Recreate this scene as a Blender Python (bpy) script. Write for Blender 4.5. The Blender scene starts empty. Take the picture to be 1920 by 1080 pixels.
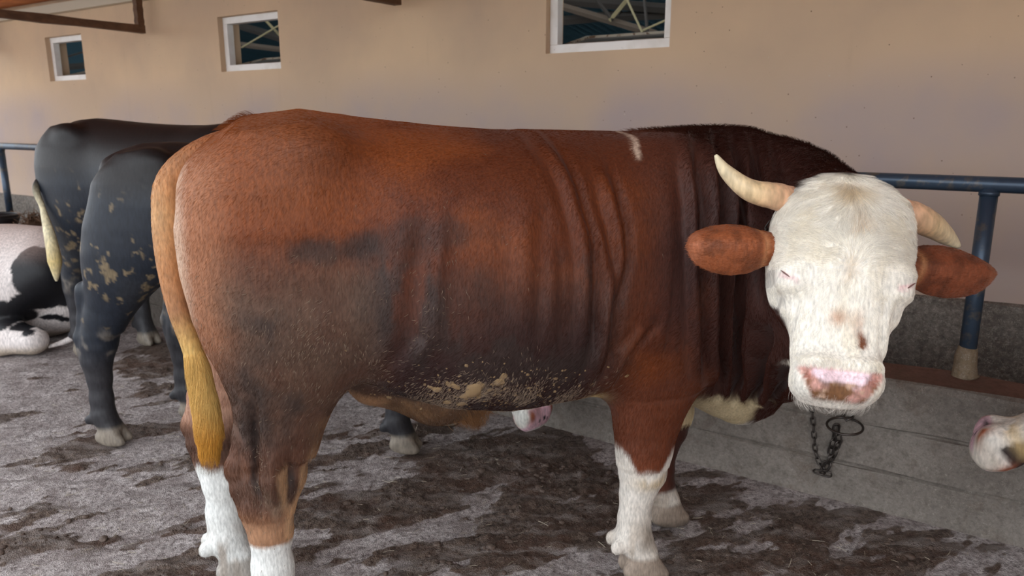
import bpy, math, random
import numpy as np
from mathutils import Vector, Matrix

random.seed(7)
RNG = np.random.default_rng(11)
SC = bpy.context.scene
COL = SC.collection

# ------------------------------------------------------------------ camera
CAM_H, F_PX, HORIZON = 1.5, 1410.0, 226.0
PITCH = math.atan((540 - HORIZON) / F_PX)
cam_d = bpy.data.cameras.new('camera')
cam = bpy.data.objects.new('camera', cam_d)
COL.objects.link(cam)
cam.location = (0, 0, CAM_H)
cam.rotation_euler = (math.pi / 2 - PITCH, 0, 0)
cam_d.sensor_width = 36.0
cam_d.lens = F_PX / 1920 * 36.0
cam_d.clip_start = 0.05
cam_d.dof.use_dof = True
cam_d.dof.focus_distance = 2.05
cam_d.dof.aperture_fstop = 4.6
SC.camera = cam

# ------------------------------------------------------------------ sky
world = bpy.data.worlds.new('sky')
SC.world = world
world.use_nodes = True
wn = world.node_tree
wn.nodes.clear()
wo = wn.nodes.new('ShaderNodeOutputWorld')
wb = wn.nodes.new('ShaderNodeBackground')
wb.inputs['Color'].default_value = (0.90, 0.95, 1.0, 1)
wb.inputs['Strength'].default_value = 2.8
wn.links.new(wb.outputs[0], wo.inputs[0])

SC.view_settings.view_transform = 'Standard'
SC.view_settings.look = 'None'
SC.view_settings.exposure = 0.0
SC.view_settings.gamma = 1.0
SC.view_settings.use_curve_mapping = False

# ------------------------------------------------------------------ helpers
def tag(o, label=None, cat=None, group=None, kind=None):
    if label: o['label'] = label
    if cat: o['category'] = cat
    if group: o['group'] = group
    if kind: o['kind'] = kind
    return o

def empty(name, loc=(0, 0, 0), rz=0.0, parent=None):
    o = bpy.data.objects.new(name, None)
    COL.objects.link(o)
    o.location = loc
    o.rotation_euler = (0, 0, rz)
    o.parent = parent
    return o

def mesh_np(name, v, f, mat=None, parent=None, smooth=True, col=None):
    """v (n,3) array, f (m,k) array of one polygon size"""
    v = np.asarray(v, dtype=np.float32); f = np.asarray(f, dtype=np.int32)
    me = bpy.data.meshes.new(name)
    k = f.shape[1]
    me.vertices.add(len(v)); me.loops.add(f.size); me.polygons.add(len(f))
    me.vertices.foreach_set('co', v.ravel())
    me.loops.foreach_set('vertex_index', f.ravel())
    me.polygons.foreach_set('loop_start', np.arange(0, f.size, k, dtype=np.int32))
    me.update(calc_edges=True)
    me.polygons.foreach_set('use_smooth', np.full(len(f), smooth))
    if col is not None:
        a = me.attributes.new('Col', 'FLOAT_COLOR', 'POINT')
        c = np.ones((len(v), 4), dtype=np.float32); c[:, :3] = col
        a.data.foreach_set('color', c.ravel())
    me.validate()
    if mat: me.materials.append(mat)
    o = bpy.data.objects.new(name, me)
    COL.objects.link(o)
    o.parent = parent
    return o

class MB:
    """collects polygons, builds one mesh object"""
    def __init__(s): s.v = []; s.f = []
    def add(s, vs, fs):
        b = len(s.v); s.v += [tuple(p) for p in vs]; s.f += [tuple(i + b for i in q) for q in fs]
    def box(s, lo, hi, M=None):
        x0, y0, z0 = lo; x1, y1, z1 = hi
        vs = [Vector(p) for p in ((x0,y0,z0),(x1,y0,z0),(x1,y1,z0),(x0,y1,z0),(x0,y0,z1),(x1,y0,z1),(x1,y1,z1),(x0,y1,z1))]
        if M is not None: vs = [M @ p for p in vs]
        s.add(vs, [(0,3,2,1),(4,5,6,7),(0,1,5,4),(1,2,6,5),(2,3,7,6),(3,0,4,7)])
    def tube(s, pts, r, n=12, cap=True, closed=False):
        pts = [Vector(p) for p in pts]; m = len(pts)
        rs = r if isinstance(r, (list, tuple)) else [r] * m
        rings = []; ref = None
        for i, p in enumerate(pts):
            if closed: t = pts[(i+1) % m] - pts[i-1]
            else: t = pts[min(i+1, m-1)] - pts[max(i-1, 0)]
            t.normalize()
            if ref is None: ref = Vector((0,0,1)) if abs(t.z) < .9 else Vector((1,0,0))
            a = (ref - t * ref.dot(t)).normalized(); ref = a; b = t.cross(a)
            rings.append([p + (a*math.cos(2*math.pi*k/n) + b*math.sin(2*math.pi*k/n)) * rs[i] for k in range(n)])
        vs = [q for rg in rings for q in rg]; fs = []
        for i in range(m if closed else m-1):
            j = (i+1) % m
            for k in range(n): fs.append((i*n+k, i*n+(k+1)%n, j*n+(k+1)%n, j*n+k))
        if cap and not closed:
            fs.append(tuple(range(n-1, -1, -1))); fs.append(tuple((m-1)*n+k for k in range(n)))
        s.add(vs, fs)
    def build(s, name, mat, parent=None, smooth=False, bevel=0.0):
        me = bpy.data.meshes.new(name)
        me.from_pydata(s.v, [], s.f)
        if smooth: me.polygons.foreach_set('use_smooth', [True]*len(me.polygons))
        me.update()
        if mat: me.materials.append(mat)
        o = bpy.data.objects.new(name, me); COL.objects.link(o); o.parent = parent
        if bevel:
            b = o.modifiers.new('bevel', 'BEVEL'); b.width = bevel; b.segments = 2; b.limit_method = 'ANGLE'
        return o

# numpy value noise ---------------------------------------------------------
def _hash(i, j, k, seed):
    h = (i.astype(np.uint32) * np.uint32(374761393) + j.astype(np.uint32) * np.uint32(668265263)
         + k.astype(np.uint32) * np.uint32(2147483647) + np.uint32(seed * 974711 & 0xffffffff))
    h = (h ^ (h >> np.uint32(13))) * np.uint32(1274126177)
    h = h ^ (h >> np.uint32(16))
    return (h & np.uint32(0xffff)).astype(np.float32) / 65535.0

def vnoise(p, seed=0):
    p = np.asarray(p, dtype=np.float32)
    fl = np.floor(p); t = p - fl; t = t*t*(3-2*t); I = fl.astype(np.int64)
    r = 0
    for a in (0, 1):
        wa = t[:, 0] if a else 1 - t[:, 0]
        for b in (0, 1):
            wb_ = t[:, 1] if b else 1 - t[:, 1]
            for c in (0, 1):
                wc = t[:, 2] if c else 1 - t[:, 2]
                r = r + wa*wb_*wc*_hash(I[:, 0]+a, I[:, 1]+b, I[:, 2]+c, seed)
    return r * 2 - 1

def fbm(p, octs=4, seed=0, gain=.5):
    r = 0; a = 1; s = 0; p = np.asarray(p, dtype=np.float32)
    for i in range(octs):
        r = r + a*vnoise(p * 2.0**i + 17.3*i, seed+i); s += a; a *= gain
    return r / s

def sstep(a, b, x):
    t = np.clip((x-a)/(b-a), 0, 1); return t*t*(3-2*t)

def srgb(r, g, b):
    f = lambda c: (c/255/12.92 if c/255 <= .04045 else ((c/255+.055)/1.055)**2.4)
    return np.array([f(r), f(g), f(b)])

def curve(xs, ys, smooth=.03, n=400):
    """smoothed 1D profile as a function"""
    xs = np.asarray(xs, float); ys = np.asarray(ys, float)
    X = np.linspace(xs[0], xs[-1], n); Y = np.interp(X, xs, ys)
    w = max(1, int(smooth*n)); k = np.hanning(2*w+3)[1:-1]; k /= k.sum()
    Y2 = np.convolve(np.pad(Y, w, mode='reflect', reflect_type='odd'), k, mode='valid')
    return lambda x: np.interp(x, X, Y2)

# signed distance field on a grid, polygonised with surface nets --------------
class Field:
    def __init__(s, lo, hi, h):
        s.lo = np.array(lo, float); s.h = h
        s.n = np.ceil((np.array(hi)-s.lo)/h).astype(int)+1
        s.f = np.full(s.n, .3, dtype=np.float32)
    def _sub(s, lo, hi, pad):
        a = np.clip(np.floor((np.array(lo)-pad-s.lo)/s.h).astype(int), 0, s.n-1)
        b = np.clip(np.ceil((np.array(hi)+pad-s.lo)/s.h).astype(int)+1, 1, s.n)
        if np.any(b <= a): return None, None
        ax = [(s.lo[i]+s.h*np.arange(a[i], b[i])).astype(np.float32) for i in range(3)]
        X, Y, Z = ax[0][:, None, None], ax[1][None, :, None], ax[2][None, None, :]
        return (slice(a[0], b[0]), slice(a[1], b[1]), slice(a[2], b[2])), (X, Y, Z)
    def merge(s, sl, d, k, cut=False):
        g = s.f[sl]
        if cut: # smooth subtraction
            h = np.maximum(k-np.abs(g+d), 0)/k
            s.f[sl] = np.maximum(g, -d)+h*h*k*.25
        else:
            h = np.maximum(k-np.abs(g-d), 0)/k
            s.f[sl] = np.minimum(g, d)-h*h*k*.25
    def cap(s, a, b, ra, rb, k=.04, ky=1.0, lat=(0, 1, 0), cut=False):
        a = np.array(a, np.float32); b = np.array(b, np.float32); rm = max(ra, rb)*max(1, ky)
        sl, c = s._sub(np.minimum(a, b)-rm, np.maximum(a, b)+rm, k+.02)
        if sl is None: return
        X, Y, Z = c; ab = b-a; L2 = max(float(ab@ab), 1e-9)
        t = ((X-a[0])*ab[0]+(Y-a[1])*ab[1]+(Z-a[2])*ab[2])/L2
        t = np.clip(t, 0, 1); dx = X-a[0]-t*ab[0]; dy = Y-a[1]-t*ab[1]; dz = Z-a[2]-t*ab[2]
        d2 = dx*dx+dy*dy+dz*dz
        if ky != 1.0:
            l = np.array(lat, float); l /= np.linalg.norm(l)
            m = dx*l[0]+dy*l[1]+dz*l[2]
            d2 = d2-m*m+(m/ky)**2
        t = t*t*(3-2*t)
        d = np.sqrt(d2)-(ra+(rb-ra)*t)
        s.merge(sl, d*(min(ky, 1.0)), k, cut)
    def chain(s, pts, k=.04, ky=1.0, lat=(0, 1, 0)):
        for p, q in zip(pts[:-1], pts[1:]): s.cap(p[:3], q[:3], p[3], q[3], k, ky, lat)
    def ell(s, c, r, k=.04, R=None, cut=False):
        rm = max(r); c = np.array(c, float)
        sl, g = s._sub(c-rm, c+rm, k+.02)
        if sl is None: return
        X, Y, Z = g; d = [X-c[0], Y-c[1], Z-c[2]]
        if R is not None:
            d = [d[0]*R[i][0]+d[1]*R[i][1]+d[2]*R[i][2] for i in range(3)]
        q = np.sqrt((d[0]/r[0])**2+(d[1]/r[1])**2+(d[2]/r[2])**2)
        s.merge(sl, (q-1)*min(r), k, cut)
    def loft(s, O, U, V, N, t0, t1, hw, nf, nb, ex=2.4, k=.05):
        """sections along U; half width hw(t) on V; extent nb(t)..nf(t) on N"""
        T = np.linspace(t0, t1, 24); w = hw(T).max()
        cs = []
        for t in T:
            for a in (-w, w):
                for b in (nb(t), nf(t)): cs.append(O+U*t+V*a+N*b)
        cs = np.array(cs)
        sl, g = s._sub(cs.min(0), cs.max(0), k+.02)
        X, Y, Z = g; dx, dy, dz = X-O[0], Y-O[1], Z-O[2]
        t = (dx*U[0]+dy*U[1]+dz*U[2]); v = dx*V[0]+dy*V[1]+dz*V[2]; n = dx*N[0]+dy*N[1]+dz*N[2]
        tc = np.clip(t, t0, t1)
        W = np.maximum(hw(tc), .004).astype(np.float32); A = nf(tc); B = nb(tc)
        c = ((A+B)*.5).astype(np.float32); hd = np.maximum((A-B)*.5, .004).astype(np.float32)
        q = (np.abs(v/W)**ex+np.abs((n-c)/hd)**ex)**(1/ex)
        d = (q-1)*np.minimum(W, hd)
        e = np.maximum(t0-t, t-t1)
        d = np.maximum(d, e).astype(np.float32)
        s.merge(sl, d, k)
    def floor_cut(s, z=0.0):
        Z = s.lo[2]+s.h*np.arange(s.n[2]); s.f = np.maximum(s.f, (z-Z)[None, None, :].astype(np.float32))
    def mesh(s, smooth=2):
        f = s.f; S = f < 0; nx, ny, nz = f.shape
        cnt = np.zeros((nx-1, ny-1, nz-1), np.uint8)
        for i in (0, 1):
            for j in (0, 1):
                for k in (0, 1): cnt += S[i:nx-1+i, j:ny-1+j, k:nz-1+k]
        act = (cnt > 0) & (cnt < 8)
        idx = np.full(act.shape, -1, np.int32); C = np.argwhere(act); idx[act] = np.arange(len(C))
        P = np.zeros((len(C), 3)); W = np.zeros(len(C))
        corners = [(i, j, k) for i in (0, 1) for j in (0, 1) for k in (0, 1)]
        val = {c: f[C[:, 0]+c[0], C[:, 1]+c[1], C[:, 2]+c[2]] for c in corners}
        for c in corners:
            for ax in range(3):
                if c[ax]: continue
                e = list(c); e[ax] = 1; e = tuple(e); a, b = val[c], val[e]
                m = (a < 0) != (b < 0)
                t = np.where(m, a/np.where(m, a-b, 1), 0)
                p = np.tile(np.array(c, float), (len(C), 1)); p[:, ax] += t
                P[m] += p[m]; W[m] += 1
        P = P/W[:, None]+C
        V = s.lo+P*s.h
        Q = []
        for ax in range(3):
            sl0 = [slice(None)]*3; sl1 = [slice(None)]*3; sl0[ax] = slice(0, -1); sl1[ax] = slice(1, None)
            A, B = S[tuple(sl0)], S[tuple(sl1)]
            E = np.argwhere(A != B); b, c = [(1, 2), (2, 0), (0, 1)][ax]
            E = E[(E[:, b] > 0) & (E[:, c] > 0) & (E[:, b] < s.n[b]-1) & (E[:, c] < s.n[c]-1)]
            def ci(db, dc):
                q = E.copy(); q[:, b] -= db; q[:, c] -= dc; return idx[q[:, 0], q[:, 1], q[:, 2]]
            quad = np.stack([ci(1, 1), ci(0, 1), ci(0, 0), ci(1, 0)], 1)
            inside = A[E[:, 0], E[:, 1], E[:, 2]]
            quad[~inside] = quad[~inside][:, ::-1]
            Q.append(quad)
        Q = np.concatenate(Q)
        for _ in range(smooth):
            V = relax(V, Q, .5)
        return V, Q

def relax(V, Q, w):
    acc = np.zeros_like(V); n = np.zeros(len(V))
    for i in range(4):
        a, b = Q[:, i], Q[:, (i+1) % 4]
        for d in range(3): acc[:, d] += np.bincount(a, V[b, d], len(V))+np.bincount(b, V[a, d], len(V))
        n += np.bincount(a, minlength=len(V))+np.bincount(b, minlength=len(V))
    return V+(acc/n[:, None]-V)*w

def normals(V, Q):
    fn = np.cross(V[Q[:, 2]]-V[Q[:, 0]], V[Q[:, 3]]-V[Q[:, 1]])
    N = np.zeros_like(V)
    for i in range(4):
        for d in range(3): N[:, d] += np.bincount(Q[:, i], fn[:, d], len(V))
    return N/np.maximum(np.linalg.norm(N, axis=1), 1e-12)[:, None]

# ------------------------------------------------------------------ materials
def nodes(name):
    m = bpy.data.materials.new(name); m.use_nodes = True; t = m.node_tree
    b = t.nodes['Principled BSDF']; return m, t, b

def simple_mat(name, c, rough=.6, metal=0.0, spec=.5):
    m, t, b = nodes(name); b.inputs['Base Color'].default_value = (*c, 1); b.inputs['Roughness'].default_value = rough
    b.inputs['Metallic'].default_value = metal; b.inputs['Specular IOR Level'].default_value = spec
    return m

def coat_material(name, rough=.62, bump=.35, scale=95, sheen=.05):
    """animal hide: colour comes from the painted attribute, streaked by stretched noise"""
    m, t, b = nodes(name)
    at = t.nodes.new('ShaderNodeAttribute'); at.attribute_name = 'Col'
    tc = t.nodes.new('ShaderNodeTexCoord'); mp = t.nodes.new('ShaderNodeMapping')
    mp.inputs['Scale'].default_value = (1.0, 1.0, .28)
    nz = t.nodes.new('ShaderNodeTexNoise'); nz.inputs['Scale'].default_value = scale*1.6; nz.inputs['Detail'].default_value = 4
    t.links.new(tc.outputs['Object'], mp.inputs[0]); t.links.new(mp.outputs[0], nz.inputs['Vector'])
    mr = t.nodes.new('ShaderNodeMapRange'); mr.inputs['From Min'].default_value = .3; mr.inputs['From Max'].default_value = .7
    mr.inputs['To Min'].default_value = .72; mr.inputs['To Max'].default_value = 1.22
    t.links.new(nz.outputs['Fac'], mr.inputs['Value'])
    mu = t.nodes.new('ShaderNodeVectorMath'); mu.operation = 'SCALE'
    t.links.new(at.outputs['Color'], mu.inputs[0]); t.links.new(mr.outputs[0], mu.inputs['Scale'])
    t.links.new(mu.outputs[0], b.inputs['Base Color'])
    bp = t.nodes.new('ShaderNodeBump'); bp.inputs['Strength'].default_value = bump; bp.inputs['Distance'].default_value = .004
    t.links.new(nz.outputs['Fac'], bp.inputs['Height']); t.links.new(bp.outputs[0], b.inputs['Normal'])
    b.inputs['Roughness'].default_value = rough; b.inputs['Specular IOR Level'].default_value = .35
    b.inputs['Sheen Weight'].default_value = sheen; b.inputs['Sheen Roughness'].default_value = .5
    return m

def hair_material(name, rough=.6):
    m, t, b = nodes(name)
    at = t.nodes.new('ShaderNodeAttribute'); at.attribute_name = 'Col'
    t.links.new(at.outputs['Color'], b.inputs['Base Color'])
    b.inputs['Roughness'].default_value = rough; b.inputs['Specular IOR Level'].default_value = .10
    return m

def unproject(px, Y):
    """world point seen at a photo pixel (1920x1080) at forward distance Y: used to read measurements off the photo"""
    c, s = math.cos(PITCH), math.sin(PITCH); a, b = (px[0]-960)/F_PX, (540-px[1])/F_PX
    d = np.array([a, c+b*s, -s+b*c]); return np.array([0, 0, CAM_H])+d*(Y/d[1])

# ================================================================== cattle anatomy
def claw_foot(F, x, y, z, yaw=0.0, s=1.0, ground=0.0):
    """pastern and two claws; x, y, z = fetlock centre"""
    c, sn = math.cos(yaw), math.sin(yaw)
    P = lambda a, b, h: (x+(a*c-b*sn)*s, y+(a*sn+b*c)*s, h*s+ground)
    F.cap((x, y, z), P(.03, 0, .085), .056*s, .058*s, .02)
    for sd in (-1, 1):
        F.cap(P(.035, .030*sd, .075), P(.085, .034*sd, .022), .047*s, .034*s, .006, ky=.72, lat=(-sn, c, 0))
        F.cap(P(.0, .030*sd, .045), P(.05, .033*sd, .028), .040*s, .042*s, .010, ky=.75, lat=(-sn, c, 0))
        F.ell(P(-.062, .030*sd, .135), (.024*s, .019*s, .028*s), .012)

def hind_leg(F, dx, y, up=None, s=1.0, yaw=0.0, front=0.0, thick=1.0):
    """thigh, gaskin, hock, cannon, foot. dx shifts the lower leg, y = foot line, up = hip offset"""
    up = dx*.35 if up is None else up
    zz = np.array([1.47, 1.40, 1.33, 1.23, 1.12, 1.0, .93, .85, .76, .70, .64, .585])
    xb = np.array([-.62, -.70, -.755, -.775, -.772, -.755, -.733, -.702, -.675, -.663, -.652, -.65])
    xf = np.array([-.45, -.36, -.29, -.23, -.20, -.21, -.24, -.31, -.375, -.41, -.437, -.455])
    hw = np.array([.06, .11, .145, .165, .17, .165, .155, .14, .115, .098, .085, .078])*thick
    w = np.interp(zz, [.58, 1.25], [1, 0]); sh = dx*w+up*(1-w)
    t = (1.47-zz); o = np.argsort(t)
    yc = y+(-.02 if y < 0 else .02)*0
    F.loft(np.array([0, yc, 1.47*s]), np.array([0, 0, -1.0]), np.array([0, 1.0, 0]), np.array([1.0, 0, 0]), 0, .885*s,
           curve(t*s, hw*s, .02), curve(t*s, (xf+sh)*s, .02), curve(t*s, (xb+sh)*s, .02), 2.2, .05*s)
    X = lambda v: (v+dx)*s
    F.chain([(X(-.545), y, .66*s, .086*s), (X(-.578), y, .53*s, .082*s), (X(-.598), y, .45*s, .070*s), (X(-.598), y, .36*s, .056*s),
             (X(-.60), y, .24*s, .052*s), (X(-.60), y, .155*s, .060*s)], .03*s, .86)
    F.chain([(X(-.615), y, .80*s, .05*s), (X(-.642), y, .66*s, .032*s), (X(-.668), y, .56*s, .034*s), (X(-.655), y, .50*s, .036*s), (X(-.635), y, .40*s, .034*s)], .018*s, .8)
    F.ell((X(-.555), y-.045*np.sign(-y)*-1, .565*s), (.05*s, .05*s, .06*s), .03*s)
    claw_foot(F, X(-.60), y, .155*s, yaw, s)

def front_leg(F, dx, y, s=1.0, yaw=0.0, thick=1.0):
    zz = np.array([1.20, 1.10, 1.0, .90, .80, .72, .65, .56, .50, .45, .42])
    xb = np.array([.42, .38, .37, .385, .415, .435, .448, .458, .468, .478, .484])
    xf = np.array([.66, .78, .84, .85, .80, .755, .728, .692, .67, .652, .645])
    hw = np.array([.05, .085, .105, .115, .118, .112, .102, .086, .077, .072, .07])*thick
    w = np.interp(zz, [.45, .95], [1, 0]); sh = dx*(w*.85+.15)
    t = 1.20-zz
    F.loft(np.array([0, y, 1.20*s]), np.array([0, 0, -1.0]), np.array([0, 1.0, 0]), np.array([1.0, 0, 0]), 0, .78*s,
           curve(t*s, hw*s, .02), curve(t*s, (xf+sh)*s, .02), curve(t*s, (xb+sh)*s, .02), 2.2, .06*s)
    X = lambda v: (v+dx)*s
    F.chain([(X(.565), y, .45*s, .086*s), (X(.562), y, .385*s, .074*s), (X(.548), y, .31*s, .053*s), (X(.54), y, .22*s, .050*s), (X(.538), y, .155*s, .060*s)], .03*s, .88)
    claw_foot(F, X(.538), y, .155*s, yaw, s)

HEAD_T = np.array([-.035, 0, .05, .10, .15, .20, .25, .30, .36, .42, .47, .52, .555, .58])
HEAD_W = np.array([.085, .134, .152, .158, .161, .160, .153, .137, .117, .103, .099, .099, .092, .066])
HEAD_F = np.array([-.085, -.045, -.012, .000, .004, .004, .0, -.008, -.012, -.010, -.004, .004, -.008, -.045])
HEAD_B = np.array([-.14, -.20, -.235, -.25, -.26, -.262, -.25, -.215, -.168, -.142, -.132, -.130, -.126, -.112])

class HeadFrame:
    """E = point on the face between the eyes; n = face normal; roll about it; s = size"""
    def __init__(s, E, n, u, size=1.0, su=1.0):
        s.E = np.array(E, float); s.n = np.array(n, float)/np.linalg.norm(n)
        u = np.array(u, float); u = u-(u@s.n)*s.n; s.u = u/np.linalg.norm(u)
        s.v = np.cross(s.n, s.u); s.s = size; s.su = su
    def p(s, t, v, n): return s.E+s.s*(s.u*(t-.24)*s.su+s.v*v+s.n*n)
    def co(s, P):
        d = (P-s.E)/s.s; return d@s.u/s.su+.24, d@s.v, d@s.n

def head_sdf(F, H, k=.05, narrow=1.0):
    z = H.s
    O = H.p(0, 0, 0)
    zu = z*H.su
    F.loft(O, H.u, H.v, H.n, -.035*zu, .58*zu, curve(HEAD_T*zu, HEAD_W*z*narrow, .015), curve(HEAD_T*zu, HEAD_F*z, .015), curve(HEAD_T*zu, HEAD_B*z, .015), 2.7, k)
    for sd in (-1, 1):
        F.ell(H.p(.245, .113*sd*narrow, -.045), (.042*z, .042*z, .042*z), .03*z)          # brow / orbit
        F.ell(H.p(.50, .050*sd, -.022), (.043*z, .043*z, .043*z), .03*z)       # nostril wings
        F.ell(H.p(.27, .055*sd, -.165), (.08*z, .08*z, .08*z), .05*z)            # cheek
    F.ell(H.p(.53, 0, -.09), (.07*z, .07*z, .04*z), .03*z)                    # chin

def grid_colors(V, c): return np.tile(np.asarray(c, float), (len(V), 1))

def mixc(C, c, m):
    m = np.clip(m, 0, 1)[:, None]; return C*(1-m)+np.asarray(c)*m

def hair_from(name, V, Q, N, C, mat, parent, count, length, radius, flow, lift=.25, mask=None, seed=3, curl=.15, clump=0.0, npt=4):
    """hair curves rooted on a quad mesh. flow(P,N)->direction, length(P)->m"""
    rng = np.random.default_rng(seed)
    a, b, c, d = V[Q[:, 0]], V[Q[:, 1]], V[Q[:, 2]], V[Q[:, 3]]
    area = np.linalg.norm(np.cross(c-a, d-b), axis=1)*.5
    if mask is not None: area = area*mask[Q].mean(1)
    cdf = np.cumsum(area); pick = np.searchsorted(cdf, rng.random(count)*cdf[-1])
    pick = np.minimum(pick, len(Q)-1)
    s, t = rng.random(count)[:, None], rng.random(count)[:, None]
    w = [(1-s)*(1-t), s*(1-t), s*t, (1-s)*t]; q = Q[pick]
    bl = lambda A: sum(w[i]*A[q[:, i]] for i in range(4))
    P, M, K = bl(V), bl(N), bl(C); M /= np.linalg.norm(M, axis=1)[:, None]
    D = flow(P, M); D = D-(D*M).sum(1)[:, None]*M; D /= np.maximum(np.linalg.norm(D, axis=1), 1e-6)[:, None]
    swirl = np.stack([fbm(P*9+i*31, 2, 40+i) for i in range(3)], 1)*1.2+rng.normal(0, .22, (count, 3))
    D = D+swirl*curl*4; D -= (D*M).sum(1)[:, None]*M; D /= np.maximum(np.linalg.norm(D, axis=1), 1e-6)[:, None]
    Ln = length(P)*(.6+.6*rng.random(count))
    if clump:
        g = np.floor(P/ clump); 
        off = np.stack([_hash(g[:, 0].astype(np.int64), g[:, 1].astype(np.int64), g[:, 2].astype(np.int64), 90+i) for i in range(3)], 1)-.5
        D = D+off*.9; D -= (D*M).sum(1)[:, None]*M; D /= np.maximum(np.linalg.norm(D, axis=1), 1e-6)[:, None]
    pts = np.zeros((count, npt, 3), np.float32)
    T = np.linspace(0, 1, npt)
    for i, x in enumerate(T):
        up = lift*(x-.55*x*x)
        pts[:, i] = P-M*.001+(D*x*(1-.25*x*lift)+M*up)*Ln[:, None]
    hc = bpy.data.hair_curves.new(name)
    hc.add_curves([npt]*count)
    hc.attributes['position'].data.foreach_set('vector', pts.ravel())
    r = np.zeros((count, npt), np.float32); r[:] = radius*(1-.75*T)[None, :]
    ra = hc.attributes.get('radius') or hc.attributes.new('radius', 'FLOAT', 'POINT')
    ra.data.foreach_set('value', r.ravel())
    ca = hc.attributes.new('Col', 'FLOAT_COLOR', 'CURVE')
    k4 = np.ones((count, 4), np.float32); k4[:, :3] = K*(.85+.42*rng.random(count))[:, None]
    ca.data.foreach_set('color', k4.ravel())
    hc.materials.append(mat)
    o = bpy.data.objects.new(name, hc); COL.objects.link(o); o.parent = parent
    tag(o, kind='stuff')
    return o

# ================================================================== the shed
A0 = np.array([.764, 3.124, 0.0])                       # foot of the feed curb
WD = np.array([-.834, .552, 0.0]); WD /= np.linalg.norm(WD)   # along the wall, to the far left
ND = np.array([WD[1], -WD[0], 0.0])                      # into the wall
def W(s, o, z): return A0+WD*s+ND*o+np.array([0, 0, z])
FM = Matrix(((WD[0], ND[0], 0, A0[0]), (WD[1], ND[1], 0, A0[1]), (0, 0, 1, 0), (0, 0, 0, 1)))   # (s, o, z) -> world
WALL_O = .90
WINDOWS = [(.514, 1.276), (3.585, 4.298), (6.345, 7.02)]; WZ0, WZ1 = 1.88, 2.295

def ramp(t, src, stops):
    r = t.nodes.new('ShaderNodeValToRGB'); e = r.color_ramp.elements
    while len(e) < len(stops): e.new(.5)
    for i, (p, c) in enumerate(stops): e[i].position = p; e[i].color = (*c, 1)
    t.links.new(src, r.inputs[0]); return r
def noise(t, vec, scale, detail=5, rough=.55, dist=0.0):
    n = t.nodes.new('ShaderNodeTexNoise'); n.inputs['Scale'].default_value = scale; n.inputs['Detail'].default_value = detail
    n.inputs['Roughness'].default_value = rough; n.inputs['Distortion'].default_value = dist
    t.links.new(vec, n.inputs['Vector']); return n
def mapping(t, scale=(1, 1, 1), rot=(0, 0, 0)):
    tc = t.nodes.new('ShaderNodeTexCoord'); mp = t.nodes.new('ShaderNodeMapping')
    mp.inputs['Scale'].default_value = scale; mp.inputs['Rotation'].default_value = rot
    t.links.new(tc.outputs['Object'], mp.inputs[0]); return mp.outputs[0]
def mix(t, fac, a, b, mode='MIX'):
    m = t.nodes.new('ShaderNodeMix'); m.data_type = 'RGBA'; m.blend_type = mode
    for sock, val in ((m.inputs[0], fac), (m.inputs[6], a), (m.inputs[7], b)):
        if isinstance(val, (int, float)): sock.default_value = val
        elif isinstance(val, (tuple, list, np.ndarray)): sock.default_value = (*val, 1)
        else: t.links.new(val, sock)
    return m.outputs[2]
def bump(t, b, h, strength=.4, dist=.01):
    bp = t.nodes.new('ShaderNodeBump'); bp.inputs['Strength'].default_value = strength; bp.inputs['Distance'].default_value = dist
    t.links.new(h, bp.inputs['Height']); t.links.new(bp.outputs[0], b.inputs['Normal'])

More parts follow.
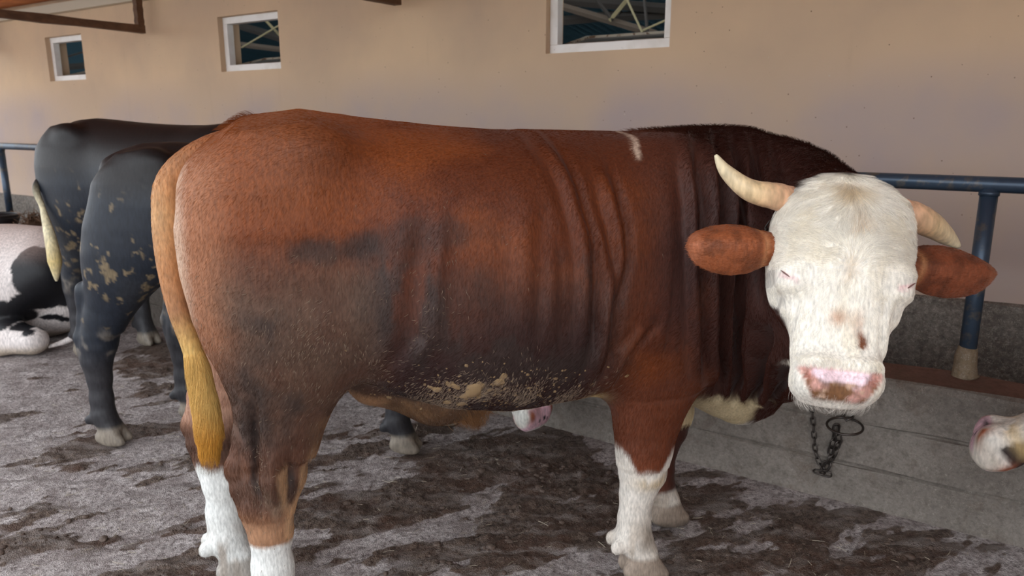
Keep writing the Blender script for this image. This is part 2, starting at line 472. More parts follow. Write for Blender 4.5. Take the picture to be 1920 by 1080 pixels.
def plaster_material():
    m, t, b = nodes('plaster'); v = mapping(t)
    n1 = noise(t, v, 1.3, 4); n2 = noise(t, v, 34, 5); n3 = noise(t, v, 24, 3, .6)
    ge = t.nodes.new('ShaderNodeNewGeometry'); sx = t.nodes.new('ShaderNodeSeparateXYZ'); t.links.new(ge.outputs['Position'], sx.inputs[0])
    ad = t.nodes.new('ShaderNodeMath'); ad.operation = 'MULTIPLY_ADD'; ad.inputs[1].default_value = .20
    t.links.new(n1.outputs['Fac'], ad.inputs[0]); t.links.new(sx.outputs['Z'], ad.inputs[2])
    zr = t.nodes.new('ShaderNodeMapRange'); zr.interpolation_type = 'SMOOTHSTEP'
    zr.inputs['From Min'].default_value = 1.58; zr.inputs['From Max'].default_value = 2.0; t.links.new(ad.outputs[0], zr.inputs['Value'])
    base = mix(t, zr.outputs[0], srgb(184, 166, 160), srgb(222, 192, 158))          # mauve dado wash below, tan above
    base = mix(t, ramp(t, n1.outputs['Fac'], [(.35, (0, 0, 0)), (.7, (1, 1, 1))]).outputs[0], base, srgb(202, 176, 150))
    # vertical runs of dust under openings
    vs = mapping(t, (7, 7, .9)); ns = noise(t, vs, 1.6, 4)
    base = mix(t, ramp(t, ns.outputs['Fac'], [(.62, (0, 0, 0)), (.85, (.12, .12, .12))]).outputs[0], base, srgb(150, 122, 98))
    # fly specks and splashes
    vo = t.nodes.new('ShaderNodeTexVoronoi'); vo.inputs['Scale'].default_value = 19; t.links.new(v, vo.inputs['Vector'])
    sp = ramp(t, vo.outputs['Distance'], [(.035, (1, 1, 1)), (.075, (0, 0, 0))])
    gate = ramp(t, n3.outputs['Fac'], [(.47, (0, 0, 0)), (.53, (.85, .85, .85))])
    sp2 = mix(t, 1.0, sp.outputs[0], gate.outputs[0], 'MULTIPLY')
    base = mix(t, sp2, base, srgb(96, 70, 50))
    vo2 = t.nodes.new('ShaderNodeTexVoronoi'); vo2.inputs['Scale'].default_value = 7; t.links.new(v, vo2.inputs['Vector'])
    sp3 = ramp(t, vo2.outputs['Distance'], [(.02, (.6, .6, .6)), (.04, (0, 0, 0))])
    base = mix(t, sp3.outputs[0], base, srgb(206, 196, 180))
    t.links.new(base, b.inputs['Base Color']); b.inputs['Roughness'].default_value = .8
    b.inputs['Specular IOR Level'].default_value = .25
    bump(t, b, n2.outputs['Fac'], .12, .004)
    return m

def concrete_material(name, c0, c1, c2, straw=0.0, bs=.35):
    m, t, b = nodes(name); v = mapping(t)
    n1 = noise(t, v, 2.6, 6, .6); n2 = noise(t, v, 22, 6, .65); n3 = noise(t, v, 90, 3)
    base = mix(t, ramp(t, n1.outputs['Fac'], [(.35, (0, 0, 0)), (.65, (1, 1, 1))]).outputs[0], c0, c1)
    base = mix(t, ramp(t, n2.outputs['Fac'], [(.5, (0, 0, 0)), (.72, (.75, .75, .75))]).outputs[0], base, c2)
    base = mix(t, ramp(t, n3.outputs['Fac'], [(.3, (.4, .4, .4)), (.55, (0, 0, 0))]).outputs[0], base, c0*.45)
    n5 = noise(t, v, 5.5, 6, .7, .8); base = mix(t, ramp(t, n5.outputs['Fac'], [(.52, (0, 0, 0)), (.70, (.6, .6, .6))]).outputs[0], base, srgb(92, 76, 64))
    n6 = noise(t, v, 48, 3, .6, .4); base = mix(t, ramp(t, n6.outputs['Fac'], [(.66, (0, 0, 0)), (.74, (.5, .5, .5))]).outputs[0], base, srgb(168, 160, 150))
    if straw:
        for k in range(2):
            vv = mapping(t, (1, 1, 1), (k*1.1, k*.9+.4, k*2.1)); ns = noise(t, vv, 55+25*k, 1, .5, 3.0); ng = noise(t, vv, 38+9*k, 2)
            ln = ramp(t, ns.outputs['Fac'], [(.46, (0, 0, 0)), (.50, (straw, straw, straw)), (.54, (0, 0, 0))]); gt = ramp(t, ng.outputs['Fac'], [(.48, (0, 0, 0)), (.58, (1, 1, 1))])
            base = mix(t, mix(t, 1.0, ln.outputs[0], gt.outputs[0], 'MULTIPLY'), base, srgb(186, 178, 166))
    t.links.new(base, b.inputs['Base Color']); b.inputs['Roughness'].default_value = .82; b.inputs['Specular IOR Level'].default_value = .3
    ad = t.nodes.new('ShaderNodeMath'); ad.operation = 'ADD'; t.links.new(n2.outputs['Fac'], ad.inputs[0]); t.links.new(n3.outputs['Fac'], ad.inputs[1])
    bump(t, b, ad.outputs[0], bs, .012)
    return m

def wood_material(name, c0, c1, rough=.75):
    m, t, b = nodes(name); v = mapping(t, (14, 2, 14)); n1 = noise(t, v, 1.6, 5, .6, .5)
    base = mix(t, ramp(t, n1.outputs['Fac'], [(.35, (0, 0, 0)), (.65, (1, 1, 1))]).outputs[0], c0, c1)
    t.links.new(base, b.inputs['Base Color']); b.inputs['Roughness'].default_value = rough; bump(t, b, n1.outputs['Fac'], .3, .004)
    return m

M_PLASTER = plaster_material()
M_CURB = concrete_material('curb_concrete', srgb(116, 108, 101), srgb(138, 130, 122), srgb(94, 86, 78), straw=.30)
M_ROUGH = concrete_material('rough_render', srgb(98, 90, 84), srgb(126, 118, 110), srgb(62, 56, 52), straw=.85, bs=.6)
M_LEDGE = concrete_material('ledge_red', srgb(112, 84, 74), srgb(128, 98, 88), srgb(88, 64, 54))
M_FRAME = None
def paint_material(name, c, chip, thr=.60):
    m, t, b = nodes(name); v = mapping(t); n1 = noise(t, v, 16, 4); n2 = noise(t, v, 5, 3)
    base = mix(t, ramp(t, n1.outputs['Fac'], [(thr, (0, 0, 0)), (thr+.03, (1, 1, 1))]).outputs[0], c, chip)
    base = mix(t, ramp(t, n2.outputs['Fac'], [(.5, (0, 0, 0)), (.8, (.35, .35, .35))]).outputs[0], base, srgb(170, 150, 120))
    t.links.new(base, b.inputs['Base Color']); b.inputs['Roughness'].default_value = .5
    return m
M_FRAME = paint_material('window_paint', srgb(246, 244, 240), srgb(120, 110, 130), .72)
M_TIMBER = wood_material('truss_timber', srgb(112, 82, 58), srgb(88, 62, 44))
M_BOARD = wood_material('roof_board', srgb(206, 124, 60), srgb(168, 96, 46))
M_CREAM = simple_mat('cream_plate', srgb(206, 196, 176), .8)

def grid_wall(name, S, Z, holes, o0, o1, mat):
    """wall slab with rectangular openings, reveals included"""
    ss = sorted(set(S)); zs = sorted(set(Z)); m = MB(); M = FM
    inside = lambda s, z: any(a < s < b and c < z < d for a, b, c, d in holes)
    for i in range(len(ss)-1):
        for j in range(len(zs)-1):
            if inside((ss[i]+ss[i+1])/2, (zs[j]+zs[j+1])/2): continue
            p = [(ss[i], zs[j]), (ss[i+1], zs[j]), (ss[i+1], zs[j+1]), (ss[i], zs[j+1])]
            m.add([M @ Vector((s, o0, z)) for s, z in p], [(0, 1, 2, 3)]); m.add([M @ Vector((s, o1, z)) for s, z in p], [(3, 2, 1, 0)])
    rects = holes+[(ss[0], ss[-1], zs[0], zs[-1])]
    for a, b, c, d in rects:
        p = [(a, c), (b, c), (b, d), (a, d)]
        for k in range(4):
            q, r = p[k], p[(k+1) % 4]
            m.add([M @ Vector((q[0], o0, q[1])), M @ Vector((r[0], o0, r[1])), M @ Vector((r[0], o1, r[1])), M @ Vector((q[0], o1, q[1]))], [(0, 1, 2, 3)])
    return m.build(name, mat)
S_ = [-6, 14]+[x for w in WINDOWS for x in w]
wall = grid_wall('wall_back', S_, [0, WZ0, WZ1, 2.64], [(a, b, WZ0, WZ1) for a, b in WINDOWS], WALL_O, WALL_O+.20, M_PLASTER)
tag(wall, kind='structure')

# rough render plinth along the wall above the trough
def strip(name, prof, s0, s1, mats, midx, ds=.25, jitter=None, parent=None):
    """extrude an (o, z) profile along the wall"""
    ns = int((s1-s0)/ds)+1; ss = np.linspace(s0, s1, ns); k = len(prof); Vs = []
    for s in ss:
        for i, (o, z) in enumerate(prof):
            do, dz = jitter(s, i) if jitter else (0, 0); Vs.append(W(s, o+do, z+dz))
    Fs = [(i*k+j, i*k+j+1, (i+1)*k+j+1, (i+1)*k+j) for i in range(ns-1) for j in range(k-1)]
    me = bpy.data.meshes.new(name); me.from_pydata([tuple(p) for p in Vs], [], Fs)
    for mt in mats: me.materials.append(mt)
    for i in range(ns-1):
        for j in range(k-1): me.polygons[i*(k-1)+j].material_index = midx[j]
    me.update(); o = bpy.data.objects.new(name, me); COL.objects.link(o); o.parent = parent
    return o
_j = lambda s, i: ((float(vnoise(np.array([[s*6, i*7.1, 0]]), 3)[0])*.006), (float(vnoise(np.array([[s*3, i*3.7, 5]]), 4)[0])*.006))
plinth = strip('trim_1', [(WALL_O+.02, .15), (WALL_O-.035, .15), (WALL_O-.03, .40), (WALL_O-.03, .60), (WALL_O-.022, .695), (WALL_O+.02, .715)], -6, 14, [M_ROUGH], [0]*5, .06, _j)
tag(plinth, kind='structure')
curb = strip('wall_trough_curb', [(.02, -.04), (-.004, 0), (.0, .05), (.0, .165), (.006, .172), (.006, .178), (-.003, .184), (-.003, .343), (.004, .349), (.004, .354), (-.004, .36), (-.004, .52),
                       (.006, .541), (.02, .547), (.05, .548), (.20, .549), (.235, .545), (.25, .53), (.26, .20), (.90, .16)], -6, 14, [M_CURB, M_LEDGE], [0]*13+[1]*4+[0]*2, .05, _j)
tag(curb, kind='structure')

# windows ---------------------------------------------------------------------
def glass_mat():
    m, t, b = nodes('dusty_pane'); v = mapping(t); n1 = noise(t, v, 7, 4)
    t.links.new(mix(t, n1.outputs['Fac'], srgb(120, 108, 98), srgb(86, 82, 80)), b.inputs['Base Color'])
    b.inputs['Roughness'].default_value = .35; b.inputs['Transmission Weight'].default_value = .35
    return m
M_PANE = glass_mat()
M_OLDPAINT = paint_material('sash_paint', srgb(176, 166, 150), srgb(110, 86, 66), .54)
for k, (s0, s1) in enumerate(WINDOWS):
    r = empty('window_%d' % (k+1), tuple(W((s0+s1)/2, WALL_O, WZ0))); tag(r, kind='structure')
    Mi = Matrix.Translation(-Vector(W((s0+s1)/2, WALL_O, WZ0)))@FM
    o0, o1, b = WALL_O+.045, WALL_O+.105, .052
    bars = [((s0, o0, WZ0), (s1, o1, WZ0+b)), ((s0, o0, WZ1-b), (s1, o1, WZ1)), ((s0, o0, WZ0+b), (s0+b, o1, WZ1-b)), ((s1-b, o0, WZ0+b), (s1, o1, WZ1-b))]
    for lo, hi in bars:
        m = MB(); m.box(lo, hi, Mi); m.build('window_frame', M_FRAME, r, bevel=.004)
    # hopper sash, hinged at the bottom and dropped back
    ha = Matrix.Translation((0, o1-.01, WZ0+b+.005)) @ Matrix.Rotation(math.radians(-76), 4, 'X')
    Ms = Mi@ha; w0, w1, hh = s0+b+.006, s1-b-.006, WZ1-WZ0-2*b-.01
    sash = MB(); c = .03
    for lo, hi in (((w0, 0, 0), (w1, .028, c)), ((w0, 0, hh-c), (w1, .028, hh)), ((w0, 0, c), (w0+c, .028, hh-c)), ((w1-c, 0, c), (w1, .028, hh-c))): sash.box(lo, hi, Ms)
    so = sash.build('sash', M_OLDPAINT, r)
    m = MB(); m.box((w0+c, .010, c), (w1-c, .016, hh-c), Ms); m.build('pane', M_PANE, so)

# neighbouring hall seen through the openings ----------------------------------
def teal_mat():
    m, t, b = nodes('teal_sheet'); v = mapping(t); n1 = noise(t, v, 2, 4)
    t.links.new(mix(t, n1.outputs['Fac'], srgb(58, 92, 108), srgb(84, 118, 132)), b.inputs['Base Color']); b.inputs['Roughness'].default_value = .6
    return m
M_TEAL = teal_mat()
hall = MB()
# corrugated sheet roof of the hall falling away from the wall
ns = 150
for i in range(ns):
    s0, s1 = -8+i*.16, -8+(i+1)*.16; mid = (s0+s1)/2
    p = [(s0, 1.05, 4.3), (mid, 1.05, 4.34), (s1, 1.05, 4.3), (s1, 11, 2.75), (mid, 11, 2.79), (s0, 11, 2.75)]
    hall.add([FM@Vector(q) for q in p], [(0, 1, 4, 5), (1, 2, 3, 4)])
o = hall.build('hall_roof_sheet', M_TEAL); tag(o, kind='structure')
m = MB(); m.box((-8, 11, 0), (16, 11.1, 2.8), FM); o = m.build('wall_hall_far', M_TEAL); tag(o, kind='structure')
m = MB(); m.box((-8, 1.12, -.06), (16, 11.1, -.01), FM); o = m.build('floor_hall', M_CURB); tag(o, kind='structure')
m = MB(); m.box((16, 1.1, 0), (16.1, 11.1, 4.4), FM); o = m.build('wall_hall_end', M_TEAL); tag(o, kind='structure')
M_STEEL = simple_mat('truss_steel', srgb(70, 66, 62), .6, 0.0)
M_RUST = simple_mat('brown_steel', srgb(112, 100, 88), .6)
M_STEEL2 = simple_mat('pale_steel', srgb(166, 156, 120), .6, 0.0)
hs = ['near the right-hand window', 'behind the middle window', 'behind the left-hand window']
for k, (s0, s1) in enumerate(WINDOWS):
    r = empty('roof_truss', tuple(W(s0+.2, 5, 2.5))); Mi = Matrix.Translation(-Vector(W(s0+.2, 5, 2.5)))@FM
    tag(r, 'dark steel roof truss in the next hall, seen through the %s window' % ['largest and nearest', 'middle', 'farthest left'][k], 'truss', 'hall trusses behind the windows')
    def bar(p, q, o_, rad, name, mat, n=4):
        """member of the truss standing at distance o_ behind the curb, ends read off the photo"""
        ends = []
        for px in (p, q):
            P1 = unproject(px, 1.0); d = P1-np.array([0, 0, CAM_H]); k_ = ((A0-np.array([0, 0, CAM_H]))@ND+o_)/(d@ND); ends.append(Vector(np.array([0, 0, CAM_H])+d*k_)-Vector(r.location))
        e = (ends[1]-ends[0])*.12
        m = MB(); m.tube([ends[0]-e, ends[1]+e], rad, n); m.build(name, mat, r)
    if k == 0:
        bar((960, -6), (1330, 22), 4.6, .050, 'chord', M_STEEL)
        bar((1020, 2), (1206, 57), 4.5, .038, 'chord', M_RUST)
        bar((1000, 44), (1146, 30), 4.7, .050, 'chord', M_STEEL); bar((1146, 32), (1330, 22), 4.7, .050, 'chord', M_STEEL)
        bar((1180, -6), (1147, 34), 4.4, .022, 'brace', M_STEEL2); bar((1122, 4), (1146, 34), 4.4, .020, 'brace', M_STEEL)
        bar((1173, -6), (1202, 56), 4.3, .012, 'tie_rod', M_STEEL2, 8); bar((1212, 54), (1262, 32), 4.3, .011, 'tie_rod', M_STEEL2, 8)
        bar((1208, -6), (1213, 52), 4.4, .016, 'brace', M_STEEL)
    elif k == 1:
        bar((440, 45), (560, 82), 5.0, .060, 'chord', M_STEEL); bar((440, 82), (560, 97), 4.8, .040, 'chord', M_RUST)
        bar((490, 30), (532, 74), 4.4, .022, 'brace', M_STEEL2); bar((540, 38), (462, 84), 4.3, .013, 'tie_rod', M_STEEL2, 8)
    else:
        bar((90, 128), (180, 122), 5.0, .060, 'chord', M_STEEL); bar((100, 114), (175, 92), 4.8, .02, 'brace', M_STEEL)

# shed roof: boards on trusses, open behind the camera and at the far left -------
ROOF_Z = lambda o: 2.585+(WALL_O-o)*.10
EAVE_O = -2.7
m = MB()
m.add([FM@Vector(p) for p in ((-6, WALL_O+.2, ROOF_Z(WALL_O+.2)+.05), (9.2, WALL_O+.2, ROOF_Z(WALL_O+.2)+.05), (9.2, EAVE_O, ROOF_Z(EAVE_O)+.05), (-6, EAVE_O, ROOF_Z(EAVE_O)+.05))], [(0, 1, 2, 3)])
o = m.build('ceiling', M_BOARD); tag(o, kind='structure')
bm_ = MB(); bm_.box((0, 0, 0), (15.2, .205, .025)); 
proto = None
nb = int((WALL_O-EAVE_O)/.22)
for i in range(nb):
    oc = WALL_O-.24-i*.22
    if proto is None:
        proto = bm_.build('board', M_BOARD, o); q = proto
    else:
        q = proto.copy(); COL.objects.link(q)
    q.matrix_world = FM@Matrix.Translation((-6, oc, ROOF_Z(oc)+.005+.004*(i % 2)))
m = MB(); m.box((-6, WALL_O-.06, 2.495), (9.2, WALL_O-.002, 2.575), FM); o = m.build('trim_2', M_CREAM); tag(o, kind='structure')
for k, s in enumerate((2.335, 5.19, 8.05)):
    r = empty('timber_truss', tuple(W(s, .8, 2.25))); Mi = Matrix.Translation(-Vector(W(s, .8, 2.25)))@FM
    tag(r, ['short brown timber truss end at the top edge, between two windows',
            'brown timber truss frame at upper left, above the two small windows', 'brown timber truss at the far left edge of the wall'][k], 'truss', 'shed roof trusses')
    def beam(a, b, w, name):
        a, b = Vector(a), Vector(b); d = (b-a).normalized(); side = Vector((1, 0, 0)); up = d.cross(side).normalized(); m = MB(); vs = []
        n = 12
        for i in range(n+1):
            p = a+(b-a)*i/n; e = 1+.12*math.sin(i*2.3+k)
            for sx, sy in ((-1, -1), (1, -1), (1, 1), (-1, 1)): vs.append(Mi@(p+side*sx*w*.5+up*sy*w*.5*e))
        fs = [(i*4+j, i*4+(j+1) % 4, (i+1)*4+(j+1) % 4, (i+1)*4+j) for i in range(n) for j in range(4)]+[(3, 2, 1, 0), tuple(n*4+j for j in range(4))]
        m.add(vs, fs); m.build(name, M_TIMBER, r)
    zt = 2.25
    beam((s, .82, zt), (s, -2.4, zt+.02), .06, 'bottom_chord')
    beam((s, .79, zt-.03), (s, .79, ROOF_Z(.79)), .055, 'strut')
    beam((s, -.35, zt), (s, -.35, ROOF_Z(-.35)), .055, 'strut')
    beam((s, -1.6, zt), (s, -1.6, ROOF_Z(-1.6)), .055, 'strut')
    beam((s, .85, ROOF_Z(.85)-.03), (s, -2.6, ROOF_Z(-2.6)-.03), .06, 'top_chord')
m = MB(); m.box((-4.1, EAVE_O-2.5, 0), (-4.0, WALL_O+.2, 2.75), FM); o = m.build('wall_right_shading', M_PLASTER); tag(o, kind='structure')  # unseen wall, added to block light and darken the right side

# pipe rail on the curb ----------------------------------------------------------
def pipe_material():
    m, t, b = nodes('blue_pipe'); v = mapping(t); n1 = noise(t, v, 14, 5, .65); n2 = noise(t, v, 3.5, 3)
    base = mix(t, ramp(t, n1.outputs['Fac'], [(.52, (0, 0, 0)), (.66, (1, 1, 1))]).outputs[0], srgb(66, 82, 100), srgb(120, 112, 100))
    base = mix(t, ramp(t, n2.outputs['Fac'], [(.45, (0, 0, 0)), (.6, (.6, .6, .6))]).outputs[0], base, srgb(36, 46, 62))
    t.links.new(base, b.inputs['Base Color']); b.inputs['Roughness'].default_value = .34; b.inputs['Metallic'].default_value = .35
    bump(t, b, n1.outputs['Fac'], .1, .003); return m
M_PIPE = pipe_material()
M_LUMP = concrete_material('post_mortar', srgb(128, 110, 88), srgb(150, 132, 108), srgb(100, 84, 68), straw=.5)
rail = empty('pipe_rail', tuple(W(-1.02, .2, .549))); Mi = Matrix.Translation(-Vector(W(-1.02, .2, .549)))@FM
tag(rail, 'blue-grey steel pipe rail on posts along the concrete feed curb behind the bull', 'railing')
m = MB(); m.tube([Mi@Vector((s, .20, 1.275)) for s in np.linspace(-3.95, 9.3, 40)], .029, 16); m.build('top_rail', M_PIPE, rail, True)
for s in (-3.56, -1.02, 1.52, 4.06, 6.62, 9.16):
    m = MB(); m.tube([Mi@Vector((s, .20, .50)), Mi@Vector((s, .20, 1.262))], .030, 16); po = m.build('post', M_PIPE, rail, True)
    m = MB(); zs = [.545, .555, .59, .635, .665]; rs = [.050, .045, .040, .038, .032]; m.tube([Mi@Vector((s+.004*math.sin(z*90), .20, z)) for z in zs], rs, 14)
    m.build('mortar_collar', M_LUMP, po, True)
    m = MB(); m.tube([Mi@Vector((s, .20, 1.235)), Mi@Vector((s, .20, 1.252))], .034, 16); m.build('weld_bead', M_PIPE, po, True)

# mud floor ------------------------------------------------------------------------
def mud_height(P2):
    p = np.column_stack([P2[:, 0], P2[:, 1], np.zeros(len(P2))])
    rot = np.column_stack([p[:, 0]*.9+p[:, 1]*.44, -p[:, 0]*.44+p[:, 1]*.9, p[:, 2]])
    st = rot*np.array([3.0, 9.0, 1])
    h = .014*fbm(p*2.2, 3, 61)+.012*fbm(st*.8, 4, 62)
    wet = sstep(.07, .47, 1.1*fbm(np.column_stack([rot[:, 0]*2.6, rot[:, 1]*6.5, rot[:, 2]])+3.1, 5, 70, .68)+.45*fbm(p*.9, 2, 75)-.02+.6*np.exp(-((p[:, 0]-.0)/.9)**2-((p[:, 1]-2.75)/.6)**2)+.35*np.exp(-((p[:, 0]-1.2)/.6)**2-((p[:, 1]-2.35)/.35)**2))
    r = np.abs(fbm(st*2.3, 4, 66)); h += wet*(.006+.030*(.5-r)+.014*fbm(p*34, 3, 68, .7))+(1-wet)*.008*fbm(p*42, 3, 69, .7)
    h += .010*np.maximum(0, fbm(p*13, 3, 64))*(.3+wet)
    return h-.012, wet
def axis(lo, hi, a, b, fine, coarse):
    return np.unique(np.concatenate([np.arange(lo, a, coarse), np.arange(a, b, fine), np.arange(b, hi+coarse, coarse)]))
gx = axis(-14, 7, -3.2, 2.3, .0135, .12); gy = axis(-9, 9, 1.6, 4.6, .0125, .10)
GX, GY = np.meshgrid(gx, gy, indexing='ij'); P2 = np.column_stack([GX.ravel(), GY.ravel()])
hz, wet = mud_height(P2)
# hooves press the mud flat, and the curb foot keeps it level
HOOVES = [(.43, 2.32), (.62, 2.62), (-.72, 1.97), (-.96, 2.24), (-1.93, 3.36), (-1.70, 3.66), (-.48, 3.22), (-.33, 3.6)]
for hx, hy in HOOVES:
    d = np.hypot(P2[:, 0]-hx, P2[:, 1]-hy); hz = hz*sstep(.07, .20, d)+(-.012)*(1-sstep(.07, .20, d))+.005*np.exp(-((d-.15)/.03)**2)
oo = (P2-A0[:2])@ND[:2]; near = sstep(-.35, -.02, oo); hz = hz*(1-near*.85)+near*.012
nx, ny = len(gx), len(gy); ii = np.arange(nx*ny).reshape(nx, ny)
Fq = np.stack([ii[:-1, :-1], ii[1:, :-1], ii[1:, 1:], ii[:-1, 1:]], -1).reshape(-1, 4)
cellc = oo[Fq].min(1); Fq = Fq[cellc < .3]
def mud_material():
    m, t, b = nodes('mud'); v = mapping(t)
    at = t.nodes.new('ShaderNodeAttribute'); at.attribute_name = 'Col'
    vst = mapping(t, (5, 16, 5), (0, 0, .45))
    n1 = noise(t, v, 9, 6, .65); n2 = noise(t, v, 60, 5, .7); n3 = noise(t, vst, 1.0, 5, .6, .5); n4 = noise(t, v, 230, 2)
    dry = mix(t, ramp(t, n1.outputs['Fac'], [(.38, (0, 0, 0)), (.62, (1, 1, 1))]).outputs[0], srgb(184, 171, 168), srgb(230, 220, 218))
    dry = mix(t, ramp(t, n2.outputs['Fac'], [(.40, (.85, .85, .85)), (.56, (0, 0, 0))]).outputs[0], dry, srgb(140, 127, 124))
    dry = mix(t, ramp(t, n3.outputs['Fac'], [(.52, (0, 0, 0)), (.66, (.8, .8, .8))]).outputs[0], dry, srgb(140, 128, 124))
    wetc = mix(t, ramp(t, n2.outputs['Fac'], [(.40, (0, 0, 0)), (.60, (1, 1, 1))]).outputs[0], srgb(70, 52, 43), srgb(130, 112, 100))
    n7 = noise(t, v, 3.2, 4, .6); wetc = mix(t, ramp(t, n7.outputs['Fac'], [(.45, (0, 0, 0)), (.62, (.7, .7, .7))]).outputs[0], wetc, srgb(92, 64, 50))
    wetc = mix(t, ramp(t, n3.outputs['Fac'], [(.5, (0, 0, 0)), (.62, (.7, .7, .7))]).outputs[0], wetc, srgb(156, 144, 138))
    ad = t.nodes.new('ShaderNodeMath'); ad.operation = 'MULTIPLY_ADD'; ad.inputs[1].default_value = .9
    sep = t.nodes.new('ShaderNodeSeparateColor'); t.links.new(at.outputs['Color'], sep.inputs[0])
    t.links.new(n1.outputs['Fac'], ad.inputs[0]); t.links.new(sep.outputs[0], ad.inputs[2])
    ad2 = t.nodes.new('ShaderNodeMath'); ad2.operation = 'MULTIPLY_ADD'; ad2.inputs[1].default_value = .8; t.links.new(n2.outputs['Fac'], ad2.inputs[0]); t.links.new(ad.outputs[0], ad2.inputs[2])
    sb = t.nodes.new('ShaderNodeMath'); sb.operation = 'SUBTRACT'; sb.inputs[1].default_value = .4; t.links.new(ad2.outputs[0], sb.inputs[0])
    fac = ramp(t, sb.outputs[0], [(.76, (0, 0, 0)), (.93, (1, 1, 1))])
    base = mix(t, fac.outputs[0], dry, wetc)
    base = mix(t, ramp(t, n4.outputs['Fac'], [(.62, (0, 0, 0)), (.72, (.5, .5, .5))]).outputs[0], base, srgb(196, 186, 176))
    base = mix(t, ramp(t, n2.outputs['Fac'], [(.28, (.7, .7, .7)), (.40, (0, 0, 0))]).outputs[0], base, srgb(62, 48, 42))
    t.links.new(base, b.inputs['Base Color'])
    rr = ramp(t, fac.outputs[0], [(0, (.8, .8, .8)), (1, (.46, .46, .46))]); t.links.new(rr.outputs[0], b.inputs['Roughness'])
    b.inputs['Specular IOR Level'].default_value = .35
    s2 = t.nodes.new('ShaderNodeMath'); s2.operation = 'ADD'; t.links.new(n2.outputs['Fac'], s2.inputs[0]); t.links.new(n4.outputs['Fac'], s2.inputs[1])
    bump(t, b, s2.outputs[0], .9, .02)
    return m
M_MUD = mud_material()
fl = mesh_np('floor', np.column_stack([P2, hz]), Fq, M_MUD, None, True, np.repeat(wet[:, None], 3, 1)); tag(fl, kind='structure')
m = MB(); m.add([(-60, -60, -.12), (60, -60, -.12), (60, 60, -.12), (-60, 60, -.12)], [(0, 1, 2, 3)])
o = m.build('floor_yard', simple_mat('yard_ground', srgb(150, 138, 124), .9)); tag(o, kind='structure')

# ================================================================== the bull
BULL_O = np.array([-.16, 2.28, 0.0]); BULL_A = math.radians(15)
bull = empty('bull', tuple(BULL_O), BULL_A)
tag(bull, 'large rust-brown bull with white face and horns, standing in front, head turned to us', 'bull')
_F = np.array([math.cos(BULL_A), math.sin(BULL_A), 0]); _L = np.array([-math.sin(BULL_A), math.cos(BULL_A), 0])
def to_local(P):
    v = np.asarray(P, float)-BULL_O; return np.array([v@_F, v@_L, v[2]])
def dir_local(d): d = np.asarray(d, float); return np.array([d@_F, d@_L, d[2]])

def build_bull():
    h = .0085
    F = Field((-.95, -1.20, -.02), (1.42, .46, 1.64), h)
    # trunk
    xs = np.array([-.78, -.745, -.69, -.60, -.45, -.30, -.10, .10, .30, .50, .70, .85, .95, 1.02])
    top = np.array([1.30, 1.38, 1.455, 1.512, 1.533, 1.512, 1.49, 1.475, 1.473, 1.468, 1.468, 1.468, 1.44, 1.36])
    bot = np.array([1.10, 1.00, .92, .83, .765, .735, .66, .622, .625, .625, .60, .58, .60, .66])
    wid = np.array([.05, .13, .20, .265, .305, .325, .355, .372, .362, .33, .30, .25, .19, .10])
    Z = np.zeros(3)
    F.loft(Z, np.array([1.0, 0, 0]), np.array([0, 1.0, 0]), np.array([0, 0, 1.0]), -.78, 1.02,
           curve(xs, wid, .02), curve(xs, top, .012), curve(xs, bot, .02), 2.35, .05)
    for s in (-1, 1):
        F.ell((-.44, .235*s, 1.42), (.11, .075, .07), .08)          # hook bone
        F.ell((-.70, .11*s, 1.33), (.06, .06, .08), .06)            # pin bone
        F.ell((.05, .27*s, 1.02), (.34, .12, .27), .12)              # rib barrel
        F.ell((.64, .20*s, 1.10), (.20, .13, .28), .12)              # shoulder blade
    # legs
    hind_leg(F, 0.0, -.185); hind_leg(F, -.165, .175, up=-.02)
    front_leg(F, 0.0, -.165, yaw=-.1); front_leg(F, .235, .135)
    # brisket and dewlap
    F.chain([(.80, 0, .80, .22), (.94, -.03, .68, .16), (1.00, -.06, .59, .10)], .08, .75)
    # sheath
    F.chain([(-.28, 0, .71, .07), (-.08, 0, .65, .075), (.03, 0, .605, .04)], .09)
    # neck sweeping round to the near side
    H = BULL_HEAD
    sk = H.p(.13, 0, -.17)
    path = [(.78, 0, 1.035, .385), (.93, -.12, 1.06, .365), (.97, -.30, 1.06, .325), (.92, -.48, 1.07, .275), (sk[0], sk[1], sk[2]-.03, .20)]
    for a, b in zip(path[:-1], path[1:]):
        d = np.array(b[:3])-np.array(a[:3]); lat = np.array([-d[1], d[0], 0]); lat /= np.linalg.norm(lat)
        F.cap(a[:3], b[:3], a[3], b[3], .07, .56, lat)
    F.chain([(1.00, -.06, .62, .10), (1.0, -.26, .74, .08), (.94, -.42, .83, .08)], .09, .6)   # dewlap edge
    head_sdf(F, H, .05)
    F.floor_cut(0.0)
    V, Q = F.mesh(2)
    return V, Q

_E = np.array([.795, 1.74, 1.139])
_n = np.array([-.20, -.98, 0]); _n = _n/np.linalg.norm(_n)*math.cos(math.radians(18)); _n[2] = math.sin(math.radians(18))
_u = np.array([-.07, -.1, -1.0])
BULL_HEAD = HeadFrame(to_local(_E), dir_local(_n), dir_local(_u), 1.03, .875)

def smooth_line(P, pts):
    """signed offset from a near-vertical polyline given as (x, z): returns dx and z-fade"""
    pts = np.array(pts); o = np.argsort(pts[:, 1]); x = np.interp(P[:, 2], pts[o, 1], pts[o, 0])
    z0, z1 = pts[:, 1].min(), pts[:, 1].max()
    fade = sstep(z0-.06, z0+.08, P[:, 2])*(1-sstep(z1-.10, z1+.06, P[:, 2]))
    return P[:, 0]-x, fade

